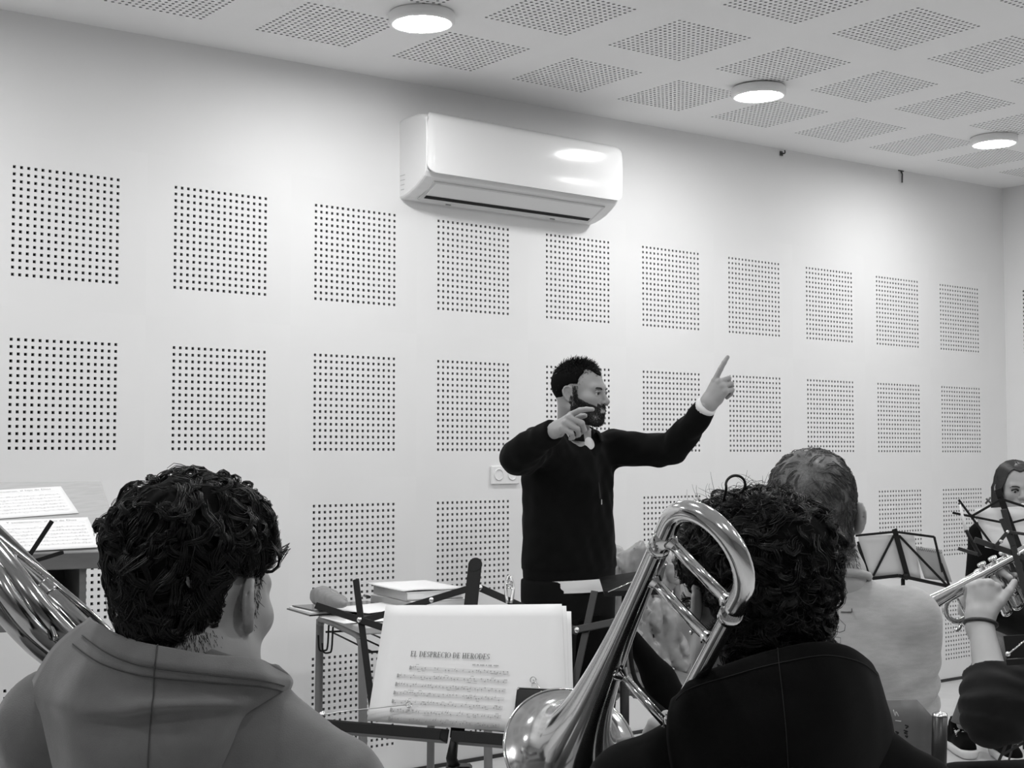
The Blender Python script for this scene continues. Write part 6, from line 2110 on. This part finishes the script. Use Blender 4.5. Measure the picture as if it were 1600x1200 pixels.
stand_back('black folding music stand seen from behind beside the man in the light sweatshirt', 5.6, [
    ((1397, 826), (1419, 905), .021, K, .004, None), ((1336, 836), (1398, 830), .0095, K, .008, None), ((1398, 830), (1459, 838), .0095, K, .008, None),
    ((1396, 836), (1364, 899), .0095, K, .006, None), ((1404, 836), (1479, 914), .0095, K, .006, None), ((1459, 838), (1472, 893), .0095, K, .006, None),
    ((1403, 898), (1482, 915), .014, K, .010, None), ((1340, 846), (1358, 899), .0088, K, .003, None), ((1340, 850), (1349, 888), .0088, K, .006, None), ((1340, 905), (1403, 898), .014, K, .010, None),
    ((1470, 880), (1483, 915), .010, K, .003, None)],
    [(((1341, 838), (1428, 835), (1440, 906), (1350, 902)), -.004, 'pale music sheet at the back of the stand beside the light sweatshirt', 'paper_grey', 's'),
     (((1431, 857), (1473, 863), (1489, 911), (1446, 905)), -.010, 'spiral notebook standing on the music stand\'s right end', 'book_pale', 'notebook')],
    (1412, 902), knob=(1414, 899))

stand_back('black folding music stand in front of the woman at the right edge', 5.45, [
    ((1558, 764), (1607, 895), .024, K, .004, None), ((1497, 780), (1549, 850), .0088, K, .008, None), ((1487, 800), (1574, 817), .0088, K, .010, None), ((1574, 817), (1640, 800), .0088, K, .010, None),
    ((1517, 805), (1562, 779), .0095, K, .012, None), ((1562, 778), (1630, 800), .0095, K, .012, None), ((1549, 850), (1640, 880), .014, K, .012, None)],
    [(((1523, 796), (1640, 790), (1650, 876), (1540, 856)), -.006, 'white music sheet on the stand hiding the woman\'s chin', 'paper', 's')],
    (1600, 880), yaw=.9)
# small clip on that stand's upper arm
c2 = thing('metal_clip', 'tiny bent clip on the upper arm of the woman\'s music stand', 'clip', at(1545, 785, 5.42))
mk('prong', *tube([at(1540, 787, 5.42), at(1548, 777, 5.42)], .004, 8), 'dark_steel', c2, True)
mk('prong', *tube([at(1541, 779, 5.42), at(1550, 788, 5.42)], .004, 8), 'dark_steel', c2, True)

G2 = 'grey_metal'
stand_back('grey folding music stand in front of the trumpet player, cut by the right edge', 2.78, [
    ((1567, 796), (1606, 945), .0125, G2, .004, [(1590, 866)]), ((1522, 843), (1640, 885), .0115, G2, .001, None), ((1563, 811), (1581, 853), .0105, G2, .006, [(1572, 832)]),
    ((1572, 832), (1553, 855), .0075, G2, .009, [(1561, 847)]), ((1572, 832), (1640, 841), .0060, G2, .009, None), ((1640, 790), (1606, 945), .0125, G2, -.004, None),
    ((1567, 1012), (1680, 1005), .045, K, .012, None), ((1567, 1036), (1680, 1030), .012, K, .020, None), ((1497, 857), (1527, 866), .0070, G2, .0, None)],
    [], (1640, 1015), tilt=-.2, yaw=.0)
w = thing('page_wire', 'silver wire page holder on the tray at the right edge', 'wire', at(1575, 1024, 2.74))
mk('wire', *tube([at(1575, 1022, 2.74), at(1605, 998, 2.74)], .0016, 6), 'silver', w, True)
mk('wire_knob', *sphere(at(1575, 1022, 2.74), .0052, 10, 8), 'rivet', w, True)

# thin stick with a pale upper half beside the far stand
sk_ = thing('conducting_stick', 'thin stick with pale upper half and dark lower half beside the far stand', 'stick', at(1530, 868, 5.3))
mk('pale_half', *tube([at(1499, 786, 5.3), at(1509, 828, 5.3)], [.004, .0065], 10), 'paper', sk_, True)
mk('tip', *sphere(at(1499, 787, 5.3), .005, 8, 6), 'dark_steel', sk_, True)
mk('dark_half', *tube([at(1509, 828, 5.3), at(1531, 868, 5.3)], [.0065, .008], 10), 'black_metal', sk_, True)

# ------------------------------------------------------------------ flat-desk stand and the chair with a jacket, right of the conductor
def desk_stand():
    c = at(975, 914, 4.75)
    t = thing('music_stand', 'black flat-topped music stand to the right of the conductor', 'music stand', (c[0], c[1], 0))
    q = [at(936, 902, 4.80), at(1040, 886, 4.80), at(1030, 925, 4.62), at(944, 928, 4.62)]
    S = np.array([[q[3] * (1 - i / 3) * (1 - j / 3) + q[2] * (i / 3) * (1 - j / 3) + q[0] * (1 - i / 3) * (j / 3) + q[1] * (i / 3) * (j / 3) for j in range(4)] for i in range(4)])
    mk('desk_plate', *solid_patch(S, .003), 'black_metal', t)
    mk('lip', *flat_bar(q[3], q[2], -FW, .018, .003), 'black_metal', t)
    mk('wire', *tube([at(950, 925, 4.60), at(1008, 900, 4.60)], .0016, 6), 'silver', t, True)
    tripod(t, (c[0], c[1], 0), c - UPV * .02, .011, .26, yaw=.5)
desk_stand()

def jacket_chair():
    c = at(1010, 900, 5.45); base = np.array([c[0], c[1], 0])
    yaw = CYAW + math.pi - .35
    cht, bp, (r, f, u) = chair(base + np.array([0, 0, 0]), yaw, 'school chair with a pale jacket hung over its back', back_z=(.66, .875), seat_z=.44)
    t = thing('jacket', 'pale shiny padded jacket hung over a chair back beside the conductor', 'jacket', base - np.array([math.sin(yaw), math.cos(yaw), 0]) * .2 + UPV * .3)
    b0 = base - f * .205
    def fn(P):
        q = P - b0; x = q @ r; y = q @ f; z = P[:, 2]
        th = .055 + .03 * np.clip((.9 - z) / .4, 0, 1)
        wd = .225 + .02 * np.sin(z * 14)
        d1 = np.maximum(np.abs(x) - wd, np.abs(y) - th)
        d = np.maximum(d1, np.maximum(z - .905 + .5 * np.abs(x) ** 2, .34 - z + .1 * np.abs(x)))
        d = smin(d, cap(P, b0 + r * .22 + u * .80, b0 + r * .25 + f * .07 + u * .34, .06, .05), .04)
        d = smin(d, cap(P, b0 - r * .22 + u * .80, b0 - r * .26 + f * .05 + u * .36, .06, .05), .04)
        # crumples
        d = d + .014 * wav(P * np.array([1, 1, 1.6]), 5, 8, 2) - .050 * np.abs(wav(P, 5.5, 6, 9)) - .030 * np.abs(wav(P * np.array([1, 1, .7]), 12, 6, 3)) - .010 * np.abs(wav(P, 26, 6, 5)) + .040
        # slit for the chair back
        d = np.maximum(d, -np.maximum(np.abs(y - .0) - .030, z - .872))
        return d
    mk('shell', *sdf_mesh(fn, *bounds([b0 + UPV * .35, b0 + UPV * .9, b0 + r * .25, b0 - r * .25], .16) if False else (np.array([b0[0] - .42, b0[1] - .42, .28]), np.array([b0[0] + .42, b0[1] + .42, .96])), .0085), 'jacket_shiny', t, True)
jacket_chair()

def black_bag():
    a = at(990, 990, 5.22); b = at(1062, 1125, 5.22)
    base = (a + b) / 2; 
    t = thing('instrument_bag', 'black soft bag slumped in front of the jacket chair', 'bag', np.array([base[0], base[1], 0]))
    g0 = np.array([b[0], b[1], .0])
    def fn(P):
        d = chain(P, [a - UPV * .02, (a + b) / 2 - FW * .02 + RT * .005, b, g0 + UPV * .09], [.032, .058, .08, .088], .03)
        return smax(d + .004 * wav(P, 9, 6, 3), .002 - P[:, 2], .006)
    mk('body', *sdf_mesh(fn, *bounds([a, b, g0], .14), .009), 'cloth_black', t, True)
    mk('strap', *tube(crom(np.array([a, at(985, 1020, 5.17), at(1000, 1075, 5.15), b - FW * .08]), 5), .009, 8), 'cloth_charcoal', t, True)
black_bag()

# ------------------------------------------------------------------ folding stand of the hooded player, its arms showing in front of the lectern
stand_back('black folding music stand with an arm rising before the lectern sheets', 2.55, [
    ((44, 872), (82, 814), .0085, K, .002, None), ((40, 882), (101, 863), .0075, K, .006, None), ((44, 872), (-40, 905), .0085, K, .004, [(44, 872)]),
    ((44, 872), (20, 960), .0085, K, .0, None), ((-150, 800), (-120, 960), .018, K, -.003, None), ((-230, 955), (30, 962), .030, K, .010, None)],
    [], (-118, 955), tilt=-.15, yaw=.6)
